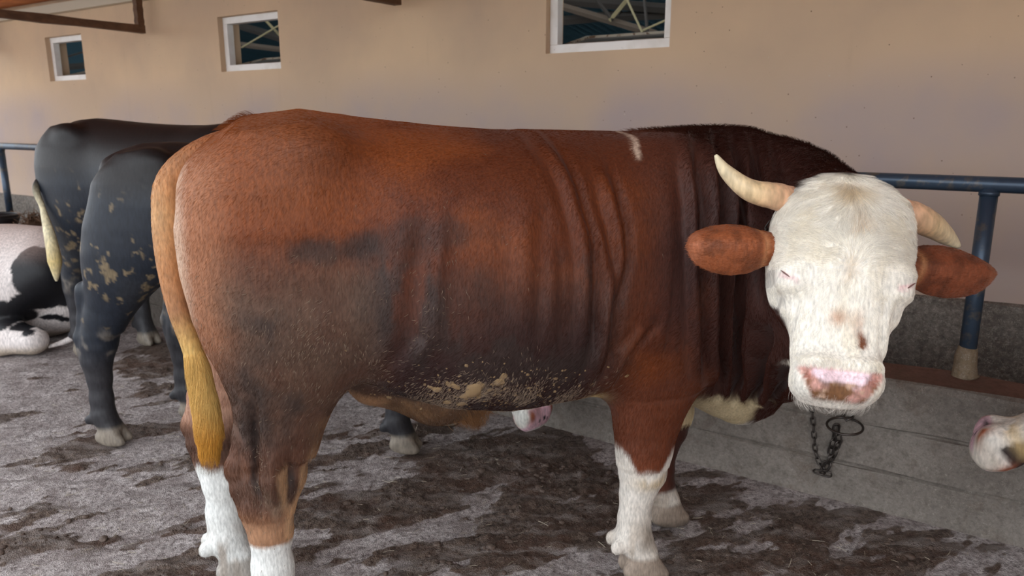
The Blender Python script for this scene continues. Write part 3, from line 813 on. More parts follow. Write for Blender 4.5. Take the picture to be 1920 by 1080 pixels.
def bull_detail(V, Q):
    N = normals(V, Q)
    near = sstep(.05, -.15, V[:, 1])
    H = BULL_HEAD; t, v, n = H.co(V)
    headm = sstep(.30, .22, np.abs(v))*(t > -.1)*(t < .62)*sstep(-.30, -.22, n)
    body = near*(1-headm)*sstep(-.62, -.50, V[:, 1])
    D = np.zeros(len(V)); shade = np.zeros(len(V))
    for pts, w, a, *ne in (([(.208, 1.43), (.237, 1.327), (.254, 1.212), (.26, 1.078), (.27, .93)], .020, .013),
                      ([(.312, 1.20), (.33, 1.075), (.323, .952), (.313, .79)], .016, .013),
                      ([(.351, 1.36), (.366, 1.222), (.361, 1.103), (.341, .982), (.337, .80)], .020, .017),
                      ([(.15, 1.2), (.16, 1.05), (.175, .9)], .02, .005), ([(.47, .934), (.414, .858), (.392, .80), (.385, .746)], .022, .016), ([(.10, 1.30), (.09, 1.15), (.085, 1.0)], .03, .005), ([(-.17, 1.25), (-.19, 1.1), (-.20, .95), (-.26, .85)], .03, -.010),
                      ([(.60, 1.40), (.62, 1.25), (.63, 1.1)], .02, .006),
                      ([(.66, 1.44), (.69, 1.30), (.71, 1.15), (.73, .95), (.745, .76)], .018, .014, 1),
                      ([(.735, 1.44), (.765, 1.30), (.775, 1.15), (.785, .95), (.80, .70)], .018, .020, 1),
                      ([(.80, 1.42), (.83, 1.28), (.84, 1.1), (.85, .90), (.86, .62)], .018, .024, 1),
                      ([(.865, 1.42), (.89, 1.25), (.90, 1.05), (.915, .85), (.925, .60)], .018, .026, 1),
                      ([(.93, 1.40), (.95, 1.25), (.96, 1.0), (.97, .85), (.98, .60)], .018, .024, 1)):
        P_ = V
        if ne:
            P_ = V.copy(); P_[:, 0] -= .5*(V[:, 1]+.15)
        dx, fd = smooth_line(P_, pts)
        dx = dx+.012*fbm(V*np.array([3, 3, 7]), 2, 5)
        D += body*fd*(a*np.exp(-(dx/w)**2)-a*1.15*np.exp(-((dx-w*1.6)/(w*.75))**2)-a*.5*np.exp(-((dx+w*1.7)/(w*.9))**2))
    # muscle relief
    D += body*.006*fbm(V*4.5, 3, 9)+.0022*fbm(V*14, 2, 12)*(1-headm)
    # groove between gaskin and tendon, hollows round the hock
    side = sstep(-.19, -.23, V[:, 1])*(V[:, 0] < -.3)
    for pts, w, a in (([(-.605, .80), (-.615, .70), (-.62, .62), (-.628, .54), (-.61, .49)], .012, -.026), ([(-.525, .62), (-.53, .55), (-.54, .47)], .016, -.018), ([(-.575, .62), (-.58, .55), (-.585, .49)], .02, .018)):
        dx, fd = smooth_line(V, pts); D += side*fd*a*np.exp(-(dx/w)**2)
    # facial relief: eye sockets, wrinkles, muzzle
    hm = headm*sstep(-.20, -.12, n)
    D += hm*(-.006*np.exp(-((v)/.03)**2)*sstep(.12, .2, t)*sstep(.36, .26, t))
    D += hm*.0035*np.sin(v*190+4*fbm(V*8, 2, 3))*sstep(.06, .10, np.abs(v))*sstep(.27, .32, t)*sstep(.48, .42, t)
    for sd in (-1, 1):
        e2 = ((t-.245)/.016)**2+((np.abs(v-.130*sd))/.03)**2
        D += -hm*.006*np.exp(-e2)
        D += hm*.004*np.exp(-(((t-.215)/.02)**2+((v-.135*sd)/.05)**2))
        D += hm*.003*np.exp(-(((t-.275)/.016)**2+((v-.135*sd)/.04)**2))
    front = hm*sstep(-.09, -.03, n)
    D += front*.007*np.exp(-((t-.462)/.014)**2)*sstep(.11, .07, np.abs(v))          # roll of skin above the nose pad
    D += -front*.010*np.exp(-((t-.488)/.012)**2)*sstep(.10, .06, np.abs(v))
    for sd in (-1, 1):
        q = ((v-sd*(.072-.35*(t-.505)))/.013)**2+((t-.508)/.022)**2
        D += -front*.022*np.exp(-q)
    V = V+N*D[:, None]
    return V

def bull_color(V, BNX):
    x, y, z = V.T
    nz = fbm(V*5, 4, 21); nf = fbm(V*np.array([22, 22, 9]), 3, 33); nb = fbm(V*2.2+9, 3, 55)
    near = y < .12
    C = grid_colors(V, srgb(136, 68, 26))
    C = mixc(C, srgb(104, 48, 18), sstep(-.15, .5, nz+nb))
    C = mixc(C, srgb(146, 82, 42), sstep(-.25, -.5, x+.1*nb)*sstep(1.2, 1.35, z)*.6)
    C = mixc(C, srgb(82, 44, 32), sstep(.35, .75, x+.1*nz)); C = mixc(C, srgb(66, 38, 34), sstep(.0, .45, nz+nb)*sstep(.4, .6, x)*sstep(1.35, 1.15, z)*sstep(.62, .75, z)*.8)                       # forequarter darker red
    C = mixc(C, srgb(62, 30, 22), sstep(.62, .82, x+.08*nz-.3*(y+.15))*.9)
    C = mixc(C, srgb(112, 58, 34), sstep(.80, .66, z)*sstep(.3, .45, x)*sstep(.80, .72, x))
    # lower flank: darker towards the belly, with dirt patches
    low = sstep(1.30, 1.02, z+.10*nz+.16*nb+.10*np.maximum(0, -x-.25))
    C = mixc(C, srgb(84, 50, 38), low*sstep(.50, .33, x+.1*nz)*.9)
    low2 = sstep(1.12, .90, z+.10*nz+.10*nb)*sstep(-.36, -.2, x)*sstep(.38, .26, x+.06*nz)
    C = mixc(C, srgb(50, 30, 28), low2*.95)
    dirt = sstep(.16, .34, nz*.7+nf*.5+nb*.5)*sstep(1.26, 1.12, z+.1*nb)*sstep(.62, .78, z)*sstep(.45, .2, x)
    C = mixc(C, srgb(60, 47, 43), dirt*.75)
    for cx, cz, rx, rz, a in ((-.40, 1.19, .13, .045, .8), (-.66, 1.06, .05, .07, .75), (-.30, 1.00, .05, .16, .8), (-.08, 1.22, .16, .05, .55), (-.40, .90, .10, .07, .65), (-.05, 1.08, .12, .1, .5), (-.55, .93, .12, .05, .5)):
        g_ = np.exp(-((x-cx)/rx)**2-((z-cz)/rz)**2); m = g_+.5*nz+.45*nf
        C = mixc(C, srgb(52, 39, 35), sstep(.18, .85, m)*sstep(.08, .35, g_)*a*near)
    pale = sstep(-.25, .35, nf+nz*.6)*sstep(-.3, -.45, x)*sstep(1.18, 1.05, z)*sstep(.70, .85, z)
    C = mixc(C, srgb(132, 100, 80), pale*.5)
    th = sstep(-.22, -.34, x+.05*nz)*sstep(1.22, 1.08, z+.08*nz+.06*nb)*sstep(.55, .70, z)
    C = mixc(C, srgb(104, 80, 66), th*(.45+.35*sstep(-.2, .3, nz)))
    C = mixc(C, srgb(62, 50, 46), th*sstep(.05, .35, nz*.8+nb*.7+nf*.3)*.75)
    # pale hind edge of the rump
    C = mixc(C, srgb(176, 118, 84), sstep(-.60, -.735, x+.03*nz)*sstep(.75, .95, z)*sstep(1.48, 1.36, z)*.85)
    C = mixc(C, srgb(226, 192, 166), sstep(-.72, -.772, x+.01*nz)*sstep(.55, .70, z)*sstep(1.44, 1.38, z))
    # inner thighs and groin
    C = mixc(C, srgb(206, 158, 132), sstep(-.06, .0, y)*sstep(-.2, -.35, x)*sstep(1.0, .9, z)*sstep(.50, .60, z)*.9)
    # belly underline
    ul = sstep(.685, .655, z+.02*nf+.10*np.maximum(0, -x-.05)*-1)*sstep(-.5, -.3, x)*sstep(.45, .40, x)
    C = mixc(C, srgb(136, 102, 72), ul*(np.abs(y) < .30)*(.55+.45*sstep(-.3, .2, nf)))
    C = mixc(C, srgb(92, 66, 48), ul*sstep(.0, .4, nz+nf)*.7)
    C = mixc(C, srgb(206, 158, 118), ul*sstep(-.22, -.30, x)*.7)
    # hock and shin
    hk = sstep(.66, .56, z)*sstep(-.3, -.42, x)*(1-.5*(y > .02)*sstep(.5, .6, z))
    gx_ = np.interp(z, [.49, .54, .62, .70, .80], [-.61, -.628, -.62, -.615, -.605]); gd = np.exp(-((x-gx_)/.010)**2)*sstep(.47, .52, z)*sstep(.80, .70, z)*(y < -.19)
    C = mixc(C, srgb(128, 84, 60), hk*.7)
    C = mixc(C, srgb(70, 56, 50), hk*sstep(.0, .4, nz+.3)*.55*sstep(.40, .48, z))
    C = mixc(C, srgb(168, 126, 94), hk*sstep(.46, .38, z)*.7)
    C = mixc(C, srgb(40, 30, 28), gd*.9); C = mixc(C, srgb(44, 36, 34), np.exp(-((x+.53)/.018)**2-((z-.53)/.06)**2)*(y < -.18)*.9)  # shade in the tendon groove and hock hollow, painted dark
    C = mixc(C, srgb(150, 128, 108), np.exp(-((x+.585)/.03)**2-((z-.47)/.05)**2)*(y < -.18)*sstep(-.2, .3, nf)*.8)
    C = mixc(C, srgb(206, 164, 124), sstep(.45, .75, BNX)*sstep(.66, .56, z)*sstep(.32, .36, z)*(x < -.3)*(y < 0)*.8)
    wh = srgb(226, 226, 222)
    C = mixc(C, wh, sstep(.342, .325, z+.012*nf)*(x < -.3)*(y < 0))
    C = mixc(C, wh, sstep(.44, .41, z+.02*nf)*(x < -.3)*(y > 0.02))
    ax = np.where(y < 0, x, x-.235)
    hi = np.where(y < 0, .405+.085*sstep(.03, .085, np.abs(ax-.555)), .15)
    wf = sstep(hi+.012, hi-.012, z+.02*nf)*(x > .3)*(np.abs(y) < .35)*(z < .6)
    C = mixc(C, srgb(222, 214, 204), wf)
    C = mixc(C, srgb(186, 156, 104), wf*np.exp(-((z-.375)/.03)**2-((x-.575)/.05)**2)*sstep(-.3, .2, nf)*.9)
    C = mixc(C, srgb(176, 158, 140), wf*sstep(.30, .12, z)*sstep(-.3, .3, nf)*.7)
    C = mixc(C, srgb(150, 136, 122), np.exp(-((x-.565)/.035)**2-((z-.165)/.045)**2)*(y < 0)*.85)
    C = mixc(C, srgb(150, 132, 116), sstep(.26, .12, z)*(x < -.3)*sstep(-.2, .35, nf+.3*nz)*.75)
    hoof = sstep(.105, .085, z+.01*nf)
    C = mixc(C, srgb(150, 134, 120), hoof*(x > .3)); C = mixc(C, srgb(150, 140, 130), hoof*(x < .3)*.8)
    C = mixc(C, srgb(104, 92, 82), sstep(.04, .015, z+.02*nf)*.8)
    # brisket: white under patch
    bw = sstep(.63, .585, z+.04*nf)*sstep(.70, .74, x)*sstep(.985, .955, x+.04*nf)*(z > .42)*(y > -.30)
    C = mixc(C, srgb(216, 196, 158), bw); C = mixc(C, srgb(190, 150, 96), bw*sstep(0, .4, nz)*.7)
    C = mixc(C, srgb(214, 186, 136), np.exp(-((x-.375)/.035)**2-((z-.66)/.03)**2)*(y < .1)*1.2)
    # streak on the withers
    sx = np.interp(z, [1.38, 1.404, 1.425, 1.444, 1.469], [.470, .475, .481, .493, .509])
    C = mixc(C, srgb(214, 186, 164), sstep(.010, .003, np.abs(x-sx)+.005*nf)*sstep(1.385, 1.40, z)*(y > -.26)*(y < .05))
    # head
    H = BULL_HEAD; t, v, n = H.co(V)
    hd = (np.abs(v) < .235)*(t > -.09)*(t < .66)
    face = hd*sstep(-.215, -.165, n+.012*nf+.06*sstep(.3, .45, t)-.13*sstep(.29, .36, t)*sstep(.475, .445, t)+.10*sstep(.10, .0, t)*-1)
    C = mixc(C, srgb(242, 236, 224), face)
    C = mixc(C, srgb(232, 218, 190), face*sstep(.1, .5, nf+.5*nz)*.35)
    g = lambda a, b, ra, rb: np.exp(-((t-a)/ra)**2-((v-b)/rb)**2)
    C = mixc(C, srgb(226, 198, 148), face*g(.0, .0, .03, .025)*.6*(n > -.2))
    C = mixc(C, srgb(214, 180, 134), face*g(.085, .012, .028, .012)*.55)
    C = mixc(C, srgb(214, 184, 146), face*g(.225, .0, .03, .014)*.45)
    dn = sstep(-.1, .35, nf)
    C = mixc(C, srgb(196, 152, 122), face*(g(.345, -.015, .02, .02)+g(.355, .045, .035, .025))*.8*dn)
    C = mixc(C, srgb(120, 68, 40), face*(g(.39, .036, .012, .007)+g(.405, .045, .014, .008)+g(.415, .042, .008, .008))*1.2)
    C = mixc(C, srgb(236, 206, 202), face*sstep(.010, .004, np.abs(t-.247-.35*(.14-np.abs(v))))*sstep(.155, .135, np.abs(v))*sstep(.10, .115, np.abs(v)))
    # nose pad
    fr = face*(n > -.11)
    padw = .092-.55*np.maximum(0, t-.495)
    pad = fr*sstep(padw+.006, padw-.006, np.abs(v))*sstep(.478, .488, t+.008*nf)*sstep(.60, .58, t)
    C = mixc(C, srgb(210, 158, 146), pad); C = mixc(C, srgb(150, 92, 76), pad*sstep(.058, .07, np.abs(v))*sstep(.086, .078, np.abs(v))*sstep(.49, .50, t)*.85)
    inner = fr*sstep(.068, .058, np.abs(v)+.9*np.maximum(0, t-.50))*sstep(.482, .490, t)*sstep(.535, .525, t)
    C = mixc(C, srgb(246, 218, 226), inner)
    mud = pad*sstep(.508, .522, t+.01*nf-.12*np.maximum(0, np.abs(v)-.035))
    C = mixc(C, srgb(122, 84, 54), mud*sstep(-.45, .05, fbm(V*38, 3, 78))); C = mixc(C, srgb(206, 170, 146), mud*sstep(.25, .5, fbm(V*60, 2, 8)))
    C = mixc(C, srgb(230, 222, 210), hd*sstep(.560, .575, t)*(n > -.14))
    # throat spot
    C = C*(1-.23*(1-face)*sstep(.42, .5, z))[:, None]
    return np.clip(C, .002, 1)

V, Q = build_bull(); V = bull_detail(V, Q)
bN = normals(V, Q); bC = bull_color(V, bN[:, 0])
M_COAT = coat_material('bull_coat')
M_HAIR = hair_material('bull_hair')
bull_body = mesh_np('body', V, Q, M_COAT, bull, True, bC)
BV, BQ = V, Q

# horns ---------------------------------------------------------------------
M_HORN = coat_material('horn', rough=.38, bump=.05, scale=40)
def horn(pts, rads, parent, name='horn'):
    m = MB(); P = [np.array(p) for p in pts]
    T = np.linspace(0, len(P)-1, 26); dense = []; rr = []
    for s in T:
        i = min(int(s), len(P)-2); f = s-i
        p0, p1, p2, p3 = P[max(i-1, 0)], P[i], P[i+1], P[min(i+2, len(P)-1)]
        dense.append(.5*((2*p1)+(-p0+p2)*f+(2*p0-5*p1+4*p2-p3)*f*f+(-p0+3*p1-3*p2+p3)*f**3))
        rr.append(float(np.interp(s, range(len(rads)), rads))*(1+.02*math.sin(s*14)*(s < 1.6)))
    m.tube(dense, rr, 20)
    o = m.build(name, M_HORN, parent, True)
    me = o.data; a = me.attributes.new('Col', 'FLOAT_COLOR', 'POINT')
    base = srgb(216, 150, 128); mid = srgb(226, 196, 152); tip = srgb(236, 224, 190)
    cols = []
    for i in range(len(dense)):
        f = i/(len(dense)-1)
        c = base+(mid-base)*min(1, f*2.2) if f < .45 else mid+(tip-mid)*(f-.45)/.55
        for k in range(20): w_ = 1+.06*math.sin(i*1.3); cols += [c[0]*w_, c[1]*w_, c[2]*w_, 1]
    a.data.foreach_set('color', cols)
    return o
H = BULL_HEAD
wl = lambda px, Y: to_local(unproject(px, Y))
horn([wl((1520, 384), 1.97), wl((1458, 369), 1.92), wl((1405, 356), 1.91), wl((1362, 322), 1.92), wl((1342, 291), 1.91)], [.036, .035, .028, .018, .004], bull)
horn([wl((1650, 390), 1.98), wl((1710, 406), 1.95), wl((1745, 422), 1.97), wl((1775, 444), 1.99), wl((1797, 462), 2.0)], [.038, .040, .034, .023, .007], bull)

# ears ----------------------------------------------------------------------
def ear(base, tip, up, wid, parent, fn, colr):
    """leaf-shaped cupped ear; fn = direction its hairy back faces"""
    base, tip, fn = np.array(base), np.array(tip), np.array(fn, float)
    a = tip-base; L = np.linalg.norm(a); a /= L
    fn = fn-(fn@a)*a; fn /= np.linalg.norm(fn); b = np.cross(fn, a)
    nu, nv = 22, 16; Vs = []; Fs = []
    ww = curve([0, .12, .3, .5, .68, .82, .91, .96, 1.0], [.62, .70, .94, 1.0, .93, .76, .58, .42, .12], .012)
    for side in (1, -1):
        for i in range(nu+1):
            s = i/nu; w = wid*.5*float(ww(s))
            for j in range(nv+1):
                q = -1+2*j/nv
                c = 1-q*q
                th = (.016*c*(1-s*.4)+.002)*(1 if side > 0 else -.15)
                cup = -.022*(q*q)*float(ww(s))+.030*c*float(ww(s))
                Vs.append(base+a*L*s+b*(w*q+up*L*math.sin(s*3.0)*.08)+fn*(cup+th))
    n1 = (nu+1)*(nv+1)
    for sd in (0, 1):
        for i in range(nu):
            for j in range(nv):
                q = [sd*n1+i*(nv+1)+j, sd*n1+(i+1)*(nv+1)+j, sd*n1+(i+1)*(nv+1)+j+1, sd*n1+i*(nv+1)+j+1]
                Fs.append(q if sd == 0 else q[::-1])
    for i in range(nu):
        for j in (0, nv):
            q = [i*(nv+1)+j, (i+1)*(nv+1)+j, n1+(i+1)*(nv+1)+j, n1+i*(nv+1)+j]
            Fs.append(q[::-1] if j == 0 else q)
    Vs = np.array(Vs); Fs = np.array(Fs)
    nn = fbm(Vs*40, 3, 4)
    C = grid_colors(Vs, colr); C = mixc(C, colr*.5, sstep(-.1, .4, nn)*.8)
    ss_ = ((Vs-base)@a)/L; C = mixc(C, colr*.55, np.exp(-((ss_-.22)/.035)**2)*.8); C = mixc(C, srgb(196, 140, 96), np.exp(-((ss_-.13)/.03)**2)*.6); C = mixc(C, srgb(186, 118, 86), sstep(.8, .95, ss_)*.5)  # dark band is painted crease shading, then pale fold and tip
    o = mesh_np('ear', Vs, Fs, M_COAT, parent, True, C)
    return o, Vs, Fs, C
camdir = dir_local(np.array([-.4, -.9, .1]))
EARS = []
for b_, t_, w_, f_, c_ in ((wl((1452, 462), 1.90), wl((1289, 462), 1.90), .138, (.1, 0, .35), srgb(150, 84, 50)),
                           (wl((1690, 498), 1.90), wl((1861, 516), 1.93), .142, (.0, 0, .35), srgb(132, 72, 46))):
    EARS.append(ear(b_, t_, .1, w_, bull, camdir+np.array(f_), c_))

# eyes: almost closed, dark wet slits between pink lids -----------------------
M_EYE = simple_mat('eye', (.20, .10, .09), .35)
for sd in (-1, 1):
    c = H.p(.247, .128*sd, -.028); m = MB()
    ring = []
    dirn = H.v*sd*.86-H.u*.5; nrm = H.n*.8+H.v*sd*.5
    dirn = dirn-nrm*(dirn@nrm)/(nrm@nrm); dirn /= np.linalg.norm(dirn); nrm /= np.linalg.norm(nrm); sidev = np.cross(nrm, dirn)
    # settle it on the skin
    j = np.argmin(np.linalg.norm(BV-c, axis=1)+0); c = BV[j]+nrm*.001
    vs = []; fs = []
    for i in range(9):
        a = -1+2*i/8; wv = .0017*math.sqrt(max(0, 1-a*a))+.0003
        for k in range(6):
            an = 2*math.pi*k/6; vs.append(c+dirn*.014*a+sidev*wv*math.cos(an)+nrm*.0022*math.sin(an))
    for i in range(8):
        for k in range(6): fs.append((i*6+k, i*6+(k+1) % 6, (i+1)*6+(k+1) % 6, (i+1)*6+k))
    m.add(vs, fs); m.build('eye', M_EYE, bull, True)

# tail ----------------------------------------------------------------------
def tail_mesh(pts, rads, cols, parent, mat, name='tail', n=18, ky=1.0):
    P = [np.array(p, float) for p in pts]; T = np.linspace(0, len(P)-1, 70); ctr = []; rr = []; cc = []
    for s in T:
        i = min(int(s), len(P)-2); f = s-i
        p0, p1, p2, p3 = P[max(i-1, 0)], P[i], P[i+1], P[min(i+2, len(P)-1)]
        ctr.append(.5*((2*p1)+(-p0+p2)*f+(2*p0-5*p1+4*p2-p3)*f*f+(-p0+3*p1-3*p2+p3)*f**3))
        rr.append(float(np.interp(s, range(len(rads)), rads))); cc.append([np.interp(s, range(len(cols)), [c[k] for c in cols]) for k in range(3)])
    m = MB(); m.tube(ctr, rr, n, cap=False); Vs = np.array(m.v); Fs = np.array(m.f)
    C = np.repeat(np.array(cc), n, axis=0)
    # streaked relief
    N = normals(Vs, Fs); ang = np.tile(np.arange(n), len(ctr))
    C = C*(1+.25*fbm(Vs*np.array([60, 60, 12]), 2, 2))[:, None]
    o = mesh_np(name, Vs, Fs, mat, parent, True, np.clip(C, 0, 1))
    return o, Vs, Fs, N, C
tan1, tan2, yel, yel2 = srgb(172, 120, 78), srgb(196, 150, 104), srgb(206, 168, 100), srgb(196, 142, 62)
T_PTS = [(-.58, 0, 1.45), (-.705, -.015, 1.415), (-.795, -.03, 1.345), (-.818, -.045, 1.245), (-.815, -.07, 1.115), (-.798, -.09, .995), (-.772, -.10, .886), (-.757, -.10, .76), (-.750, -.10, .66), (-.752, -.10, .585)]
tl = tail_mesh(T_PTS, [.045, .040, .036, .033, .031, .028, .026, .031, .034, .024],
               [srgb(120, 62, 30), srgb(134, 78, 42), tan1, tan2, tan1, srgb(160, 112, 76), yel, yel, yel2, yel2], bull, M_COAT)

# ================================================================== the other cattle
M_COAT2 = coat_material('herd_coat', rough=.48, bump=.18, scale=60, sheen=0.0)
class Placed:
    def __init__(s, name, O, deg, label):
        s.O = np.array([*O, 0.0]); s.a = math.radians(deg); s.root = empty(name, tuple(s.O), s.a); tag(s.root, label, 'cow', 'cattle around the bull')
        s.F = np.array([math.cos(s.a), math.sin(s.a), 0]); s.L = np.array([-s.F[1], s.F[0], 0])
    def loc(s, P): v = np.asarray(P, float)-s.O; return np.array([v@s.F, v@s.L, v[2]])
    def dirn(s, d): d = np.asarray(d, float); return np.array([d@s.F, d@s.L, d[2]])
    def px(s, p, Y): return s.loc(unproject(p, Y))

def cattle_field(c, s, hind, front, H, neck, lx=1.0, wid_k=.82, belly=.06, h=.015, scrotum=False, zmin=0.0):
    """hind / front = [(dx, y), (dx, y)]; neck = list of (x, y, z, r)"""
    pts = np.array([[-.95, -.5, -.02], [1.1*lx, .5, 1.6*s], *[[p[0]-p[3], p[1]-p[3], p[2]-p[3]] for p in neck], *[[p[0]+p[3], p[1]+p[3], p[2]+p[3]] for p in neck],
                    *[H.p(t, v, n) for t in (-.06, .62) for v in (-.25, .25) for n in (-.35, .06)]])
    F = Field(pts.min(0)-.05, pts.max(0)+.05, h)
    xs = np.array([-.80, -.76, -.70, -.60, -.45, -.30, -.10, .10, .30, .50, .70, .85, .95, 1.02])*s
    xs = np.where(xs > 0, xs*lx, xs)
    top = np.array([1.34, 1.42, 1.475, 1.505, 1.515, 1.505, 1.49, 1.48, 1.475, 1.475, 1.47, 1.45, 1.40, 1.32])*s
    bot = (np.array([1.10, 1.02, .95, .87, .81, .78, .70, .662, .66, .66, .64, .65, .70, .76])+belly)*s
    wid = np.array([.05, .12, .18, .235, .27, .29, .32, .335, .33, .30, .26, .21, .16, .09])*s*wid_k/.82*.9
    F.loft(np.zeros(3), np.array([1.0, 0, 0]), np.array([0, 1.0, 0]), np.array([0, 0, 1.0]), xs[0], xs[-1], curve(xs, wid, .02), curve(xs, top, .012), curve(xs, bot, .02), 2.2, .05)
    for sd in (-1, 1):
        F.ell((-.44*s, .215*sd*s, 1.42*s), (.09*s, .06*s, .06*s), .06); F.ell((-.71*s, .10*sd*s, 1.37*s), (.06*s, .05*s, .07*s), .05)
        F.ell((.62*s*lx, .16*sd*s, 1.05*s), (.18*s, .11*s, .28*s), .12)
    for dx, y in hind: hind_leg(F, dx, y, up=0, s=s, thick=.86)
    for dx, y in front: front_leg(F, dx, y, s=s, thick=.8)
    if scrotum: F.chain([(-.42, -.02, .86, .06), (-.43, -.02, .72, .052)], .04)
    for a, b in zip(neck[:-1], neck[1:]):
        d = np.array(b[:3])-np.array(a[:3]); lat = np.array([-d[1], d[0], 1e-6]); lat /= np.linalg.norm(lat)
        F.cap(a[:3], b[:3], a[3], b[3], .07, .6, lat)
    head_sdf(F, H, .05, narrow=.85)
    F.floor_cut(zmin)
    return F.mesh(2)

def herd_ears(c, H, col):
    for sd in (-1, 1):
        b = H.p(.10, .12*sd, -.15); t = H.p(.13, .36*sd, -.20)
        o, vs, fs, cc = ear(b, t, .05, .115*H.s, c.root, H.n, col); o.data.materials[0] = M_COAT2

def herd_eyes(c, H, V):
    for sd in (-1, 1):
        p = H.p(.245, .150*sd*.85, -.045); j = np.argmin(np.linalg.norm(V-p, axis=1)); p = V[j]; m = MB()
        vs = []; fs = []
        for i in range(7):
            th = math.pi*i/6
            for k in range(10):
                an = 2*math.pi*k/10; vs.append(p+.016*(H.u*math.sin(th)*math.cos(an)+H.n*math.sin(th)*math.sin(an)+H.v*math.cos(th)))
        for i in range(6):
            for k in range(10): fs.append((i*10+k, i*10+(k+1) % 10, (i+1)*10+(k+1) % 10, (i+1)*10+k))
        m.add(vs, fs); m.build('eye', M_EYE, c.root, True)

def black_coat(V, rootz=0.0):
    nz = fbm(V*4, 4, 81); nf = fbm(V*20, 3, 82); x, y, z = V.T
    C = grid_colors(V, srgb(28, 34, 44))  # bluish sheen of the sky painted into the black base colour
    C = mixc(C, srgb(30, 25, 24), sstep(1.12, 1.32, z+.1*nz)*.9)
    C = mixc(C, srgb(52, 54, 58), sstep(.1, .5, nz)*sstep(1.2, .9, z)*.5)
    C = mixc(C, srgb(62, 58, 58), sstep(.55, .35, z+.1*nz)*.55)
    crust = sstep(.30, .42, fbm(V*34, 3, 83)+.45*nz+.30*np.exp(-((z-.93)/.12)**2)-.10)*sstep(1.25, 1.1, z)*sstep(.45, .7, z)
    C = mixc(C, srgb(134, 116, 88), crust*.7)
    C = mixc(C, srgb(136, 126, 114), sstep(.105, .08, z))
    C = mixc(C, srgb(150, 140, 128), sstep(.0, .4, nf)*sstep(.62, .5, z)*sstep(.40, .5, z)*.5)
    return C

def muzzle_colors(V, C, H, fr_col, white_t, pink=srgb(226, 184, 196), pw=.09):
    t, v, n = H.co(V); hd = (np.abs(v) < .2)*(t > -.1)*(t < .66)*(n > -.34)
    nf = fbm(V*30, 3, 7)
    C = mixc(C, fr_col, hd*sstep(white_t-.012, white_t+.012, t+.02*nf))
    fr = hd*(n > -.13)
    C = mixc(C, srgb(196, 190, 170), fr*sstep(.1, .4, nf)*.4*sstep(white_t, white_t+.02, t))
    C = mixc(C, pink, fr*sstep(pw+.006, pw-.006, np.abs(v))*sstep(.478, .49, t)*sstep(.585, .57, t))
    C = mixc(C, srgb(150, 86, 60), fr*np.exp(-((np.abs(v)-.066)/.013)**2-((t-.515)/.03)**2)*1.3)
    for a, b, r in ((.545, .012, .010), (.556, .032, .006), (.552, -.02, .005)):
        C = mixc(C, srgb(34, 28, 36), fr*(((t-a)**2+(v-b)**2) < r*r)*1.0)
    return C

# nearest black animal, standing right behind the bull -------------------------------
c = Placed('black_cow', (-1.13, 3.46), -3.5, 'black cow with dung-crusted thigh, standing nearest behind the bull')
mz = c.px((1016, 778), 3.16)
u_ = c.dirn(np.array([.42, -.30, -.85])); n_ = c.dirn(np.array([.62, -.66, .45])); u_ /= np.linalg.norm(u_)
Hh = HeadFrame(mz-u_*(.53-.24)*.95, n_, u_, .95); Hh = HeadFrame(mz-Hh.u*(.53-.24)*.95, n_, Hh.u, .95)
sk = Hh.p(.10, 0, -.16)
neck = [(.72, 0, 1.05, .33), (.95, .0, .92, .27), ((.98+sk[0])/2, sk[1]*.6, (.85+sk[2])/2+.05, .21), (sk[0], sk[1], sk[2], .17)]
V, Q = cattle_field(c, .93, [(-.25, -.17), (.0, .17)], [(.12, -.17), (.26, .17)], Hh, neck, lx=1.12, h=.010, scrotum=True)
N = normals(V, Q); V = V+N*(.004*fbm(V*7, 3, 5))[:, None]
C = black_coat(V); C = muzzle_colors(V, C, Hh, srgb(222, 220, 212), .40, pw=.078)
mesh_np('body', V, Q, M_COAT2, c.root, True, C); herd_ears(c, Hh, srgb(36, 34, 38)); herd_eyes(c, Hh, V)
bk = srgb(34, 34, 40)
tail_mesh([(-.56, 0, 1.33), (-.68, -.0, 1.30), (-.745, -.03, 1.22), (-.745, -.06, 1.05), (-.725, -.08, .90), (-.70, -.09, .75), (-.685, -.09, .62)], [.045, .036, .03, .026, .024, .03, .008], [bk]*7, c.root, M_COAT2)

# second black animal, further back ----------------------------------------------------
c = Placed('black_cow', (-2.17, 4.60), -26, 'dark black cow with a white-tipped tail, farther back at the left')
mz = c.loc(np.array([-.55, 3.98, .45]))
Hh = HeadFrame(c.loc(np.array([-1.0, 3.93, .78])), c.dirn(np.array([.6, -.2, .5])), c.dirn(np.array([.55, -.25, -.75])), .95)
sk = Hh.p(.10, 0, -.16)
neck = [(.72, 0, 1.12, .33), (.95, .0, 1.08, .28), (sk[0], sk[1], sk[2], .18)]
V, Q = cattle_field(c, 1.0, [(-.02, -.18), (.12, .18)], [(.0, -.17), (.12, .17)], Hh, neck, lx=1.0, h=.017)
C = black_coat(V)
mesh_np('body', V, Q, M_COAT2, c.root, True, C); herd_ears(c, Hh, bk); herd_eyes(c, Hh, V)
cr, wt = srgb(226, 214, 178), srgb(214, 190, 130)
tp = [(-.60, 0, 1.42), (-.73, 0, 1.37), (-.795, -.01, 1.25), tuple(c.px((70, 345), 4.62)), tuple(c.px((80, 390), 4.55)), tuple(c.px((93, 440), 4.48)), tuple(c.px((103, 490), 4.45)), tuple(c.px((106, 527), 4.45))]
tail_mesh(tp, [.045, .036, .03, .022, .016, .032, .040, .006], [bk, bk, bk, bk, cr, cr, wt, cr], c.root, M_COAT2)

